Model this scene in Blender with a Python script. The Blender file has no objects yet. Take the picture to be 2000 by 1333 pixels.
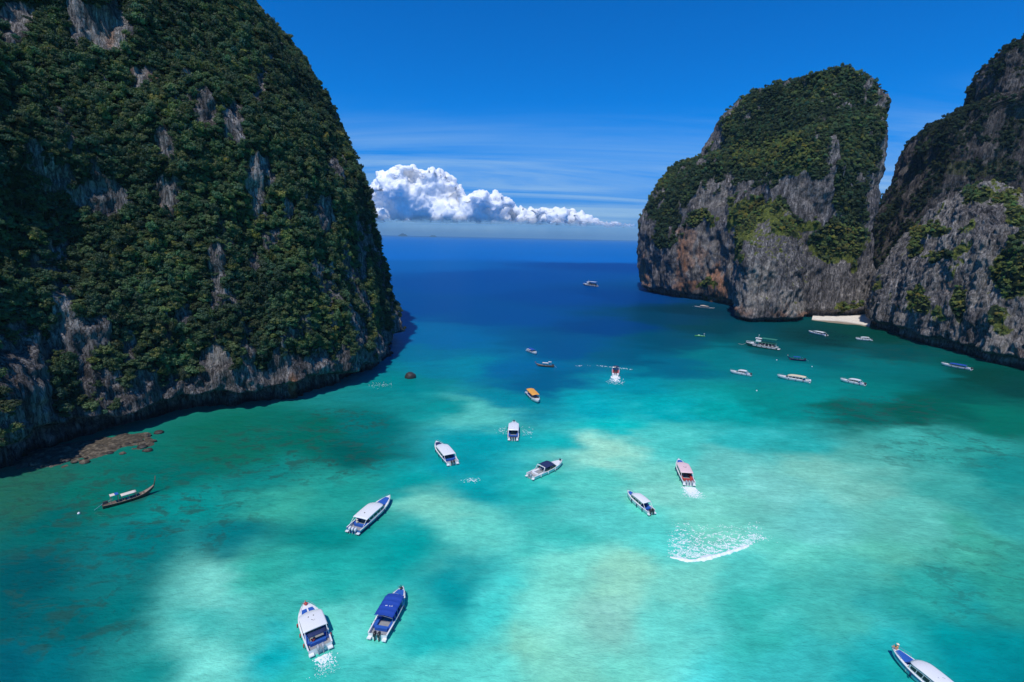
import bpy, math, random
import numpy as np
from mathutils import Vector, Matrix

# ------------------------------------------------------------------ camera
scene = bpy.context.scene
F, PITCH, ROLL, CAM_H = 950.0, 12.06, 1.2, 54.0      # focal length in photo pixels (2000 wide), degrees, metres
W2, H2 = 1000.0, 666.5
rad = math.radians
cam_data = bpy.data.cameras.new('camera')
cam_data.sensor_width = 36.0
cam_data.lens = F / 2000.0 * 36.0
cam_data.clip_start = 0.5
cam_data.clip_end = 150000.0
cam = bpy.data.objects.new('camera', cam_data)
scene.collection.objects.link(cam)
cam.matrix_world = (Matrix.Translation((0, 0, CAM_H)) @ Matrix.Rotation(rad(90 - PITCH), 4, 'X')
                    @ Matrix.Rotation(rad(ROLL), 4, 'Z'))
scene.camera = cam

# ------------------------------------------------------------------ sky and sun
SUN_EL, SUN_AZ = 62.0, 201.0         # azimuth clockwise from +Y: the sun stands to the left and a little behind
SUN_DIR = Vector((math.sin(rad(SUN_AZ)) * math.cos(rad(SUN_EL)), math.cos(rad(SUN_AZ)) * math.cos(rad(SUN_EL)), math.sin(rad(SUN_EL))))
world = bpy.data.worlds.new('World')
scene.world = world
world.use_nodes = True
wn, wl = world.node_tree.nodes, world.node_tree.links
wn.clear()


def nd(nodes, kind, **kw):
    n = nodes.new(kind)
    for k, v in kw.items():
        setattr(n, k, v)
    return n


def wmath(op, a, b=None, clamp=False):
    n = nd(wn, 'ShaderNodeMath', operation=op, use_clamp=clamp)
    for i, v in enumerate((a, b)):
        if v is None:
            continue
        if isinstance(v, (int, float)):
            n.inputs[i].default_value = v
        else:
            wl.new(v, n.inputs[i])
    return n.outputs[0]


out = nd(wn, 'ShaderNodeOutputWorld')
bg = nd(wn, 'ShaderNodeBackground')
bg.inputs['Strength'].default_value = 0.15
sky = nd(wn, 'ShaderNodeTexSky', sky_type='NISHITA', sun_disc=False)
sky.sun_elevation = rad(SUN_EL)
sky.sun_rotation = rad(SUN_AZ)
sky.altitude = 50
sky.air_density = 1.0
sky.dust_density = 0.25
sky.ozone_density = 3.0
tint = nd(wn, 'ShaderNodeMix', data_type='RGBA', blend_type='MULTIPLY')
tint.inputs[0].default_value = 1.0
wl.new(sky.outputs[0], tint.inputs[6])
# thin cirrus veils, in the direction of the sky dome
tc = nd(wn, 'ShaderNodeTexCoord')
sep = nd(wn, 'ShaderNodeSeparateXYZ')
wl.new(tc.outputs['Generated'], sep.inputs[0])
el = nd(wn, 'ShaderNodeMapRange', interpolation_type='SMOOTHSTEP')     # clear tropical air: pale at the horizon, deep blue above
el.inputs['From Max'].default_value = 0.22
wl.new(sep.outputs[2], el.inputs['Value'])
tcol = nd(wn, 'ShaderNodeMix', data_type='RGBA')
wl.new(el.outputs[0], tcol.inputs[0])
tcol.inputs[6].default_value = (0.10, 0.27, 0.72, 1)
tcol.inputs[7].default_value = (0.006, 0.43, 0.95, 1)
wl.new(tcol.outputs[2], tint.inputs[7])
zz = wmath('MAXIMUM', sep.outputs[2], 0.02)
comb = nd(wn, 'ShaderNodeCombineXYZ')
wl.new(wmath('DIVIDE', sep.outputs[0], wmath('ADD', zz, 0.12)), comb.inputs[0])
wl.new(wmath('DIVIDE', sep.outputs[1], wmath('ADD', zz, 0.12)), comb.inputs[1])
mp = nd(wn, 'ShaderNodeMapping')
mp.inputs['Rotation'].default_value = (0, 0, rad(62))
mp.inputs['Scale'].default_value = (0.24, 1.1, 1)
mp.inputs['Location'].default_value = (1.3, 0.4, 0)
wl.new(comb.outputs[0], mp.inputs[0])
nz = nd(wn, 'ShaderNodeTexNoise')
nz.inputs['Scale'].default_value = 1.0
nz.inputs['Detail'].default_value = 7
nz.inputs['Roughness'].default_value = 0.62
nz.inputs['Distortion'].default_value = 0.9
wl.new(mp.outputs[0], nz.inputs['Vector'])
ramp = nd(wn, 'ShaderNodeValToRGB')
ramp.color_ramp.elements[0].position = 0.38
ramp.color_ramp.elements[0].color = (0, 0, 0, 1)
ramp.color_ramp.elements[1].position = 0.70
ramp.color_ramp.elements[1].color = (1, 1, 1, 1)
wl.new(nz.outputs[0], ramp.inputs[0])
# cirrus lies in the lower sky and thins out upwards
low = nd(wn, 'ShaderNodeMapRange', interpolation_type='SMOOTHSTEP')
low.inputs['From Min'].default_value = 0.25
low.inputs['From Max'].default_value = 0.10
wl.new(sep.outputs[2], low.inputs['Value'])
veil = wmath('MULTIPLY', wmath('MULTIPLY', ramp.outputs[0], low.outputs[0]), 0.85)
cmix = nd(wn, 'ShaderNodeMix', data_type='RGBA')
wl.new(veil, cmix.inputs[0])
wl.new(tint.outputs[2], cmix.inputs[6])
cmix.inputs[7].default_value = (2.7, 4.2, 5.6, 1)
wl.new(cmix.outputs[2], bg.inputs[0])
wl.new(bg.outputs[0], out.inputs[0])

sun_data = bpy.data.lights.new('sun', 'SUN')
sun_data.energy = 3.6
sun_data.angle = rad(0.53)
sun_data.color = (1.0, 0.955, 0.88)
sun = bpy.data.objects.new('sun', sun_data)
scene.collection.objects.link(sun)
sun.rotation_euler = SUN_DIR.to_track_quat('Z', 'Y').to_euler()

vs = scene.view_settings
scene.display_settings.display_device = 'sRGB'
vs.view_transform = 'Standard'
vs.look = 'None'
vs.exposure = 0.0
vs.gamma = 1.0
vs.use_curve_mapping = False
cy = scene.cycles
cy.use_denoising = True
cy.max_bounces = 6
cy.diffuse_bounces = 3
cy.glossy_bounces = 2
cy.transmission_bounces = 2
cy.transparent_max_bounces = 24
cy.volume_bounces = 0
cy.caustics_reflective = False
cy.caustics_refractive = False
cy.sample_clamp_indirect = 6.0

# ------------------------------------------------------------------ helpers: where the photo's points lie in the place
MC = np.array(cam.matrix_world.to_3x3())


def rays(p):
    p = np.asarray(p, float).reshape(-1, 2)
    d = np.stack([(p[:, 0] - W2) / F, -(p[:, 1] - H2) / F, -np.ones(len(p))], 1)
    return d @ MC.T


def ground(x, y, z=0.0):
    d = rays([(x, y)])[0]
    t = (z - CAM_H) / d[2]
    return np.array([d[0] * t, d[1] * t])


def project(P):
    q = (np.asarray(P, float) - np.array([0, 0, CAM_H])) @ MC
    w = np.maximum(-q[:, 2], 1e-3)
    return np.stack([W2 + F * q[:, 0] / w, H2 - F * q[:, 1] / w, -q[:, 2]], 1)


# ------------------------------------------------------------------ helpers: noise
_rng = np.random.default_rng(7)
_perm = _rng.permutation(256)
_perm = np.concatenate([_perm, _perm, _perm])
_grad = _rng.normal(size=(256, 3))
_grad /= np.linalg.norm(_grad, axis=1)[:, None]


def perlin(P):
    P = np.asarray(P, float)
    i = np.floor(P).astype(np.int64)
    f = P - i
    u = f * f * f * (f * (f * 6 - 15) + 10)
    i &= 255
    res = 0
    for dx in (0, 1):
        a = _perm[i[:, 0] + dx]
        wx = u[:, 0] if dx else 1 - u[:, 0]
        for dy in (0, 1):
            b = _perm[a + ((i[:, 1] + dy) & 255)]
            wy = u[:, 1] if dy else 1 - u[:, 1]
            for dz in (0, 1):
                h = _perm[b + ((i[:, 2] + dz) & 255)]
                wz = u[:, 2] if dz else 1 - u[:, 2]
                g = _grad[h]
                res = res + wx * wy * wz * (g[:, 0] * (f[:, 0] - dx) + g[:, 1] * (f[:, 1] - dy) + g[:, 2] * (f[:, 2] - dz))
    return res * 1.5


def fbm(P, freq, octaves=4, gain=0.5, ridged=False, seed=0):
    P = np.asarray(P, float) * np.asarray(freq, float) + seed * 17.37 + 0.31
    s, a, tot = 0, 1.0, 0
    for _ in range(octaves):
        n = perlin(P)
        s = s + a * ((1 - np.abs(n) * 2) if ridged else n)
        tot += a
        P = P * 2.03 + 5.1
        a *= gain
    return s / tot


def smooth(a, b, x):
    t = np.clip((x - a) / (b - a), 0, 1)
    return t * t * (3 - 2 * t)


# ------------------------------------------------------------------ helpers: objects
COL = scene.collection


def link(o, parent=None):
    COL.objects.link(o)
    if parent is not None:
        o.parent = parent
    return o


def tag(o, label=None, cat=None, group=None, kind=None):
    if label:
        o['label'] = label
    if cat:
        o['category'] = cat
    if group:
        o['group'] = group
    if kind:
        o['kind'] = kind
    return o


def empty(name, loc=(0, 0, 0), rz=0.0):
    o = bpy.data.objects.new(name, None)
    o.empty_display_size = 0.5
    o.location = loc
    o.rotation_euler = (0, 0, rz)
    return link(o)


def mesh_np(name, V, Fq, mat, parent=None, smooth_shade=True, attrs=None, loc=None):
    """numpy vertices and an (n,3) or (n,4) face array as one mesh object"""
    me = bpy.data.meshes.new(name)
    V = np.ascontiguousarray(V, np.float32)
    Fq = np.ascontiguousarray(Fq, np.int32)
    k = Fq.shape[1]
    me.vertices.add(len(V))
    me.vertices.foreach_set('co', V.ravel())
    me.loops.add(Fq.size)
    me.loops.foreach_set('vertex_index', Fq.ravel())
    me.polygons.add(len(Fq))
    me.polygons.foreach_set('loop_start', np.arange(0, Fq.size, k, dtype=np.int32))
    me.polygons.foreach_set('loop_total', np.full(len(Fq), k, np.int32))
    me.polygons.foreach_set('use_smooth', np.full(len(Fq), smooth_shade))
    for an, (typ, data) in (attrs or {}).items():
        a = me.attributes.new(an, typ, 'POINT')
        key = {'FLOAT': 'value', 'FLOAT_COLOR': 'color', 'FLOAT_VECTOR': 'vector', 'INT': 'value'}[typ]
        a.data.foreach_set(key, np.ascontiguousarray(data, np.int32 if typ == 'INT' else np.float32).ravel())
    me.update(calc_edges=True)
    if mat is not None:
        me.materials.append(mat)
    o = bpy.data.objects.new(name, me)
    if loc is not None:
        o.location = loc
    return link(o, parent)


class MB:
    """collects shapes that become ONE mesh object"""

    def __init__(self):
        self.v, self.f = [], []

    def add(self, v, f):
        n = len(self.v)
        self.v += [tuple(p) for p in v]
        self.f += [tuple(i + n for i in q) for q in f]
        return self

    def box(self, c, s, rz=0.0, taper=1.0):
        x, y, z = (k / 2 for k in s)
        pts = []
        for dz in (-1, 1):
            k = taper if dz > 0 else 1.0
            for dx, dy in ((-1, -1), (1, -1), (1, 1), (-1, 1)):
                px, py = dx * x * k, dy * y * k
                pts.append((c[0] + px * math.cos(rz) - py * math.sin(rz), c[1] + px * math.sin(rz) + py * math.cos(rz), c[2] + dz * z))
        return self.add(pts, [(3, 2, 1, 0), (4, 5, 6, 7), (0, 1, 5, 4), (1, 2, 6, 5), (2, 3, 7, 6), (3, 0, 4, 7)])

    def tube(self, pts, r, n=6, close=True):
        pts = [Vector(p) for p in pts]
        rs = r if isinstance(r, (list, tuple)) else [r] * len(pts)
        rings = []
        for i, p in enumerate(pts):
            d = (pts[min(i + 1, len(pts) - 1)] - pts[max(i - 1, 0)]).normalized()
            a = d.orthogonal().normalized() if abs(d.z) > 0.95 else d.cross(Vector((0, 0, 1))).normalized()
            b = d.cross(a)
            rings.append([p + (a * math.cos(2 * math.pi * k / n) + b * math.sin(2 * math.pi * k / n)) * rs[i] for k in range(n)])
        v = [q for rg in rings for q in rg]
        f = [(i * n + k, i * n + (k + 1) % n, (i + 1) * n + (k + 1) % n, (i + 1) * n + k) for i in range(len(pts) - 1) for k in range(n)]
        if close:
            f += [tuple(range(n - 1, -1, -1)), tuple(range((len(pts) - 1) * n, len(pts) * n))]
        return self.add(v, f)

    def rings(self, rings, cap=True):
        """loft through rings of equally many points"""
        n = len(rings[0])
        v = [q for rg in rings for q in rg]
        f = [(i * n + k, i * n + (k + 1) % n, (i + 1) * n + (k + 1) % n, (i + 1) * n + k) for i in range(len(rings) - 1) for k in range(n)]
        if cap:
            f += [tuple(range(n - 1, -1, -1)), tuple(range((len(rings) - 1) * n, len(rings) * n))]
        return self.add(v, f)

    def sheet(self, rows):
        n = len(rows[0])
        v = [q for r in rows for q in r]
        f = [(i * n + k, i * n + k + 1, (i + 1) * n + k + 1, (i + 1) * n + k) for i in range(len(rows) - 1) for k in range(n - 1)]
        return self.add(v, f)

    def ball(self, c, r, n=8, m=5, sz=(1, 1, 1)):
        rg = []
        for i in range(m + 1):
            t = math.pi * i / m
            rr = max(math.sin(t), 0.02)
            rg.append([(c[0] + r * rr * sz[0] * math.cos(2 * math.pi * k / n), c[1] + r * rr * sz[1] * math.sin(2 * math.pi * k / n), c[2] - r * sz[2] * math.cos(t)) for k in range(n)])
        return self.rings(rg)

    def mesh(self, name, mat, smooth_shade=False):
        me = bpy.data.meshes.new(name)
        me.from_pydata(self.v, [], self.f)
        me.materials.append(mat)
        if smooth_shade:
            for p in me.polygons:
                p.use_smooth = True
        me.update()
        return me

    def build(self, name, mat, parent=None, smooth_shade=False):
        return link(bpy.data.objects.new(name, self.mesh(name, mat, smooth_shade)), parent)


# ------------------------------------------------------------------ helpers: materials
class NT:
    """a small shorthand for node trees"""

    def __init__(self, name):
        self.m = bpy.data.materials.new(name)
        self.m.use_nodes = True
        self.t = self.m.node_tree
        self.n, self.l = self.t.nodes, self.t.links
        self.n.clear()
        self.out = self.n.new('ShaderNodeOutputMaterial')

    def put(self, sock, v):
        if v is None:
            return
        if isinstance(v, bpy.types.NodeSocket):
            self.l.new(v, sock)
        elif isinstance(v, (tuple, list)) and len(v) == 3 and len(getattr(sock, 'default_value', (0, 0, 0))) == 4:
            sock.default_value = (*v, 1)
        else:
            sock.default_value = v

    def node(self, kind, props=None, **ins):
        n = self.n.new(kind)
        for k, v in (props or {}).items():
            setattr(n, k, v)
        for k, v in ins.items():
            self.put(n.inputs[k.replace('_', ' ')], v)
        return n

    def math(self, op, a, b=0.0, clamp=False):
        n = self.n.new('ShaderNodeMath')
        n.operation = op
        n.use_clamp = clamp
        self.put(n.inputs[0], a)
        self.put(n.inputs[1], b)
        return n.outputs[0]

    def mix(self, fac, a, b, blend='MIX'):
        n = self.n.new('ShaderNodeMix')
        n.data_type = 'RGBA'
        n.blend_type = blend
        self.put(n.inputs[0], fac)
        self.put(n.inputs[6], a)
        self.put(n.inputs[7], b)
        return n.outputs[2]

    def noise(self, vec, scale, detail=4, rough=0.55, dist=0.0, stretch=None):
        if stretch is not None:
            mp_ = self.n.new('ShaderNodeMapping')
            mp_.inputs['Scale'].default_value = stretch
            self.l.new(vec, mp_.inputs[0])
            vec = mp_.outputs[0]
        n = self.n.new('ShaderNodeTexNoise')
        n.inputs['Scale'].default_value = scale
        n.inputs['Detail'].default_value = detail
        n.inputs['Roughness'].default_value = rough
        n.inputs['Distortion'].default_value = dist
        self.l.new(vec, n.inputs['Vector'])
        return n.outputs[0]

    def ramp(self, fac, stops):
        n = self.n.new('ShaderNodeValToRGB')
        e = n.color_ramp.elements
        while len(e) < len(stops):
            e.new(0.5)
        for k, (p, c) in enumerate(stops):
            e[k].position = p
            e[k].color = (*c, 1) if isinstance(c, (tuple, list)) else (c, c, c, 1)
        self.put(n.inputs[0], fac)
        return n.outputs[0]

    def rng(self, v, a, b, c=0.0, d=1.0):
        n = self.n.new('ShaderNodeMapRange')
        n.interpolation_type = 'SMOOTHSTEP'
        for k, x in zip(('Value', 'From Min', 'From Max', 'To Min', 'To Max'), (v, a, b, c, d)):
            self.put(n.inputs[k], x)
        return n.outputs[0]

    def attr(self, name, kind='GEOMETRY'):
        n = self.n.new('ShaderNodeAttribute')
        n.attribute_name = name
        n.attribute_type = kind
        return n

    def pos(self):
        return self.n.new('ShaderNodeNewGeometry').outputs['Position']

    def obj(self):
        return self.n.new('ShaderNodeTexCoord').outputs['Object']

    def bump(self, h, strength=0.5, dist=0.1, normal=None):
        n = self.n.new('ShaderNodeBump')
        n.inputs['Strength'].default_value = strength
        n.inputs['Distance'].default_value = dist
        self.l.new(h, n.inputs['Height'])
        if normal is not None:
            self.l.new(normal, n.inputs['Normal'])
        return n.outputs[0]

    def principled(self, color, rough=0.5, spec=0.5, normal=None, **kw):
        n = self.n.new('ShaderNodeBsdfPrincipled')
        self.put(n.inputs['Base Color'], color)
        self.put(n.inputs['Roughness'], rough)
        self.put(n.inputs['Specular IOR Level'], spec)
        if normal is not None:
            self.l.new(normal, n.inputs['Normal'])
        for k, v in kw.items():
            self.put(n.inputs[k.replace('_', ' ')], v)
        return n.outputs[0]

    def done(self, surf):
        self.l.new(surf, self.out.inputs['Surface'])
        return self.m


_mats = {}


def paint(name, color, rough=0.45, spec=0.4, wear=0.12, scale=2.5, metallic=0.0):
    """a painted, moulded or woven surface with a little grime and unevenness"""
    if name in _mats:
        return _mats[name]
    t = NT(name)
    o = t.obj()
    n1 = t.noise(o, scale, 5, 0.6)
    n2 = t.noise(o, scale * 6, 3, 0.6)
    dirt = t.rng(n1, 0.42, 0.75, 0.0, wear)
    col = t.mix(dirt, color, tuple(c * 0.55 for c in color))
    col = t.mix(t.rng(n2, 0.3, 0.7, 0.0, 0.06), col, (0.35, 0.33, 0.3))
    _mats[name] = t.done(t.principled(col, t.rng(n1, 0.2, 0.8, rough * 0.8, rough * 1.25), spec, t.bump(n2, 0.12, 0.02), Metallic=metallic))
    return _mats[name]

# ================================================================== SEA
def srgb(c):
    c = np.asarray(c, float) / 255.0
    return np.where(c <= 0.04045, c / 12.92, ((c + 0.055) / 1.055) ** 2.4)


# what colour the water has over sand, reef and deep ground: points read off the photo, laid on the sea as a map
SEA_PTS = [
    (100, 1000, 0.0, 105.0, 97.5), (50, 1150, 0.0, 86.8, 90.0), (100, 1300, 0.0, 113.4, 117.0), (20, 1320, 0.0, 94.8, 104.3), (300, 1080, 0.0, 119.2, 115.2), (330, 930, 1.7, 112.1, 97.7),
    (450, 880, 12.9, 109.3, 85.4), (200, 960, 10.0, 118.3, 98.3), (60, 960, 43.2, 105.0, 81.9), (400, 1000, 7.0, 144.3, 131.9), (500, 940, 17.8, 138.8, 125.5), (600, 860, 0.0, 106.4, 87.0),
    (700, 880, 0.0, 92.7, 82.5), (740, 830, 0.0, 114.6, 107.6), (560, 980, 70.0, 178.8, 150.6), (660, 960, 37.7, 162.2, 141.1), (480, 1060, 0.0, 122.2, 120.5), (620, 1060, 6.2, 149.8, 135.1),
    (800, 940, 2.6, 161.3, 149.9), (860, 1010, 146.5, 218.8, 187.2), (900, 1050, 122.2, 220.6, 192.4), (760, 1080, 0.0, 166.7, 154.3), (660, 1130, 34.7, 174.8, 155.8), (470, 1140, 144.1, 218.0, 192.2),
    (530, 1130, 52.6, 179.0, 154.1), (430, 1210, 80.0, 186.1, 166.7), (370, 1270, 144.6, 230.2, 202.5), (260, 1200, 1.5, 117.6, 111.3), (300, 1300, 0.0, 146.7, 135.8), (150, 1220, 0.0, 100.9, 99.8),
    (500, 1250, 0.0, 182.1, 177.6), (580, 1310, 56.7, 190.9, 169.5), (670, 1210, 117.4, 220.0, 196.4), (700, 1300, 83.5, 200.0, 180.5), (880, 1140, 0.0, 154.2, 149.8), (840, 1230, 34.6, 191.1, 177.2),
    (950, 1180, 85.7, 224.3, 204.1), (950, 960, 0.0, 162.0, 157.8), (900, 900, 0.0, 158.5, 159.5), (920, 810, 100.6, 199.3, 178.0), (860, 800, 0.0, 150.8, 140.4), (840, 760, 0.0, 133.6, 131.0),
    (960, 860, 0.0, 162.7, 161.9), (1000, 780, 0.0, 135.1, 145.4), (900, 720, 0.0, 132.5, 150.9), (1000, 720, 0.0, 101.7, 147.7), (1060, 740, 0.0, 92.0, 128.1), (820, 690, 0.0, 111.9, 144.5),
    (850, 660, 0.0, 102.0, 154.2), (830, 600, 0.0, 70.2, 139.0), (1000, 620, 0.0, 71.4, 137.0), (900, 560, 0.0, 70.6, 142.4), (1000, 540, 0.0, 69.7, 143.1), (800, 520, 0.0, 92.0, 163.1),
    (1100, 580, 0.0, 64.0, 135.0), (1200, 520, 0.0, 59.5, 134.6), (1200, 580, 0.0, 54.8, 124.0), (1180, 640, 0.0, 58.0, 116.9), (1100, 680, 0.0, 78.3, 127.2), (1300, 620, 0.0, 59.5, 87.7),
    (1350, 610, 0.0, 46.2, 66.7), (1400, 640, 0.0, 61.5, 72.1), (1300, 670, 0.0, 76.1, 100.1), (1240, 700, 0.0, 85.2, 111.6), (1300, 720, 0.0, 104.8, 128.0), (1140, 790, 0.0, 174.0, 174.4),
    (1250, 760, 0.0, 152.9, 159.7), (1300, 800, 0.0, 176.7, 171.8), (1180, 830, 0.0, 197.8, 184.4), (1150, 875, 189.9, 235.7, 198.3), (1060, 860, 17.2, 188.2, 176.9), (1300, 860, 91.5, 209.9, 189.2),
    (1420, 800, 0.0, 170.3, 157.9), (1500, 790, 0.0, 141.5, 129.2), (1600, 780, 0.0, 145.3, 134.6), (1650, 800, 0.0, 97.4, 79.9), (1720, 770, 0.0, 126.2, 114.2), (1780, 815, 0.0, 87.2, 66.4),
    (1850, 800, 0.0, 93.3, 73.8), (1900, 770, 0.0, 82.7, 68.8), (1980, 760, 0.0, 63.6, 53.0), (1950, 820, 0.9, 112.2, 88.0), (1900, 870, 56.8, 166.9, 147.0), (1800, 860, 76.9, 178.9, 158.0),
    (1960, 920, 27.2, 144.4, 130.9), (1500, 680, 0.0, 81.6, 82.6), (1430, 700, 0.0, 121.6, 124.4), (1500, 730, 0.0, 128.3, 127.9), (1600, 700, 0.0, 97.3, 100.5), (1600, 660, 0.0, 49.8, 48.7),
    (1690, 655, 0.0, 61.8, 48.5), (1750, 690, 0.0, 75.4, 74.0), (1700, 720, 0.0, 112.5, 107.1), (1800, 730, 0.0, 108.3, 101.3), (1900, 735, 0.0, 62.6, 47.5), (1050, 960, 44.7, 188.6, 172.5),
    (1150, 940, 105.6, 211.2, 185.0), (1150, 1020, 106.2, 214.1, 192.5), (1250, 1070, 109.4, 225.0, 201.0), (1300, 960, 146.3, 214.8, 186.0), (1420, 900, 127.7, 208.5, 187.1), (1500, 960, 146.9, 214.8, 191.6),
    (1450, 860, 57.4, 192.8, 180.5), (1600, 920, 152.4, 214.4, 185.8), (1700, 960, 139.2, 201.4, 173.7), (1700, 890, 100.6, 183.5, 160.6), (1560, 860, 46.9, 175.6, 162.9), (1600, 1010, 125.6, 207.4, 186.7),
    (1780, 1000, 118.4, 202.5, 176.4), (1880, 960, 78.4, 177.1, 155.9), (1960, 1010, 61.3, 167.0, 149.4), (1880, 1060, 78.2, 177.6, 146.0), (1720, 1080, 112.0, 199.1, 165.9), (1560, 1090, 112.0, 207.4, 177.6),
    (1450, 1130, 100.6, 208.2, 185.4), (1400, 1060, 146.2, 221.1, 187.7), (1330, 1140, 142.8, 221.8, 191.8), (1200, 1140, 176.2, 225.7, 186.1), (1190, 1190, 158.0, 205.6, 178.6), (1100, 1130, 150.2, 233.2, 199.9),
    (1060, 1070, 72.1, 194.9, 173.1), (1000, 1250, 156.6, 219.7, 182.3), (1100, 1300, 147.0, 216.5, 183.1), (1200, 1290, 139.6, 226.4, 193.9), (1300, 1220, 126.2, 223.0, 196.6), (1400, 1290, 86.4, 214.0, 198.2),
    (1500, 1200, 63.9, 186.1, 163.6), (1550, 1280, 75.5, 202.3, 188.0), (1620, 1180, 86.9, 192.8, 169.5), (1700, 1250, 38.7, 182.0, 172.9), (1680, 1320, 28.8, 175.8, 168.4), (1800, 1150, 52.5, 169.9, 148.6),
    (1850, 1220, 0.0, 150.3, 142.7), (1950, 1150, 55.0, 163.0, 137.4), (1950, 1250, 0.0, 146.3, 140.3), (1900, 1310, 0.0, 148.1, 147.0), (1980, 1330, 0.0, 128.0, 128.0), (820, 1320, 109.7, 217.5, 193.6),
    (920, 1290, 121.0, 224.2, 197.8),
]


def seamap(XY):
    """a map projection in which near and far ground get like weight"""
    y = np.maximum(XY[:, 1], -40) + 60.0
    return np.stack([XY[:, 0] / y * 1.6, np.log(y) * 1.5], 1)


sea_xy = np.array([ground(p[0], p[1]) for p in SEA_PTS])
sea_rgb = srgb(np.array([p[2:] for p in SEA_PTS])) * np.array([0.75, 0.95, 0.93])
far_xy = np.array([[-3000, 3000], [0, 2500], [1500, 2500], [-1200, 6000], [3000, 9000], [-9000, 12000], [9000, 20000], [-400, 1300], [200, 1300], [-2500, -2500], [2500, -2500], [0, 30000]], float)
far_rgb = np.tile(srgb((0, 104, 184)), (len(far_xy), 1)) * np.array([0.75, 0.95, 0.93])
far_rgb[9:11] = srgb((0, 130, 140))
near_xy = np.array([[-90, 20], [-40, 10], [20, 0], [90, 10], [0, -40]], float)
near_rgb = srgb(np.array([(0, 105, 110), (50, 190, 175), (90, 205, 185), (0, 140, 150), (80, 205, 185)]))
CP = seamap(np.concatenate([sea_xy, far_xy, near_xy]))
CC = np.concatenate([sea_rgb, far_rgb, near_rgb])


def sea_colour(XY):
    P3 = np.concatenate([XY, np.zeros((len(XY), 1))], 1)
    w = np.stack([fbm(P3, (0.028, 0.05, 1), 5, 0.6, seed=3), fbm(P3, (0.028, 0.05, 1), 5, 0.6, seed=9)], 1)
    amp = np.clip(np.abs(XY[:, 1]) / 400.0, 0.25, 1.0)[:, None]
    S = seamap(XY) + w * np.array([0.14, 0.15]) * np.minimum(1.0, 1.3 - amp * 0.7)
    col = np.zeros((len(XY), 3))
    for k in range(0, len(XY), 20000):
        d2 = ((S[k:k + 20000, None, :] - CP[None]) ** 2).sum(2)
        wt = 1.0 / (d2 + 0.0012) ** 2.1
        col[k:k + 20000] = (wt @ CC) / wt.sum(1)[:, None]
    # clouds of stirred sand and dark weed, drawn out along the swell
    c, s = math.cos(rad(-18)), math.sin(rad(-18))
    Q = np.stack([XY[:, 0] * c - XY[:, 1] * s, XY[:, 0] * s + XY[:, 1] * c, np.zeros(len(XY))], 1)
    m = fbm(Q, (0.05, 0.09, 1), 6, 0.62, seed=5)
    m2 = fbm(Q, (0.2, 0.34, 1), 4, 0.6, seed=6)
    shallow = smooth(0.05, 0.30, col[:, 1])
    k = 1 + (0.30 * m + 0.24 * m2) * shallow
    return np.clip(col * k[:, None] + (np.clip(m + m2 * 0.6, 0, 1) ** 1.5 * shallow * smooth(0.3, 0.55, col[:, 1]))[:, None] * np.array([0.10, 0.10, 0.09]), 0.0005, 0.9)


def axis(lo, hi, step, far, grow=1.13):
    a = list(np.arange(lo, hi + step * 0.5, step))
    d, x = step, hi
    while x < far:
        d *= grow
        x += d
        a.append(x)
    d, x, b = step, lo, []
    while x > -far:
        d *= grow
        x -= d
        b.append(x)
    return np.array(b[::-1] + a)


gx = axis(-130, 290, 1.25, 45000)
gy = np.concatenate([axis(20, 330, 1.1, 45000, 1.035)])
GX, GY = np.meshgrid(gx, gy)
sea_v = np.stack([GX.ravel(), GY.ravel(), np.zeros(GX.size)], 1)
nx_ = len(gx)
ii = (np.arange(len(gy) - 1)[:, None] * nx_ + np.arange(nx_ - 1)[None]).ravel()
sea_f = np.stack([ii, ii + 1, ii + nx_ + 1, ii + nx_], 1)
scol = sea_colour(sea_v[:, :2])

t = NT('sea_water')
p = t.pos()
col = t.attr('sea_colour').outputs['Color']
mott = t.noise(p, 0.62, 6, 0.70, 0.3, (1.0, 1.3, 1.0))
mott2 = t.noise(p, 0.09, 4, 0.6, 0.6, (0.7, 1.5, 1.0))
col = t.mix(t.rng(mott, 0.32, 0.68, 0.20, 0.0), col, (0.0, 0.10, 0.11))
col = t.mix(t.rng(mott2, 0.45, 0.8, 0.0, 0.14), col, t.mix(1.0, col, (1.5, 1.25, 1.15), 'MULTIPLY'))
w1 = t.noise(p, 0.9, 5, 0.62, 0.2, (0.75, 1.35, 1))
w2 = t.noise(p, 0.16, 3, 0.55, 0.2, (0.65, 1.4, 1))
w3 = t.noise(p, 3.2, 2, 0.5, 0.0, (0.7, 1.4, 1))
nrm = t.bump(w2, 0.5, 1.1, t.bump(w1, 0.6, 0.36, t.bump(w3, 0.5, 0.10)))
reef = t.attr('reef').outputs['Fac']
rn = t.noise(p, 0.20, 7, 0.72, 0.4, (1.0, 1.35, 1.0))
heads = t.math('MULTIPLY', t.rng(rn, 0.50, 0.60), reef)
col = t.mix(t.math('MULTIPLY', heads, 0.62), col, (0.022, 0.075, 0.058))
rn2 = t.noise(p, 0.75, 5, 0.7, 0.2, (1.0, 1.2, 1.0))
col = t.mix(t.math('MULTIPLY', t.math('MULTIPLY', t.rng(rn2, 0.56, 0.66), reef), 0.45), col, (0.010, 0.055, 0.048))
df = t.node('ShaderNodeBsdfDiffuse', Color=col, Normal=nrm).outputs[0]
gl = t.node('ShaderNodeBsdfGlossy', Color=(0.5, 0.86, 1, 1), Roughness=0.22, Normal=nrm).outputs[0]
fr = t.node('ShaderNodeFresnel', IOR=1.33, Normal=nrm).outputs[0]
ms = t.n.new('ShaderNodeMixShader')
t.l.new(t.math('MINIMUM', t.math('MULTIPLY', fr, 0.5), 0.085), ms.inputs[0])      # a ruffled sea mirrors far less than a flat one
t.l.new(df, ms.inputs[1])
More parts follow.
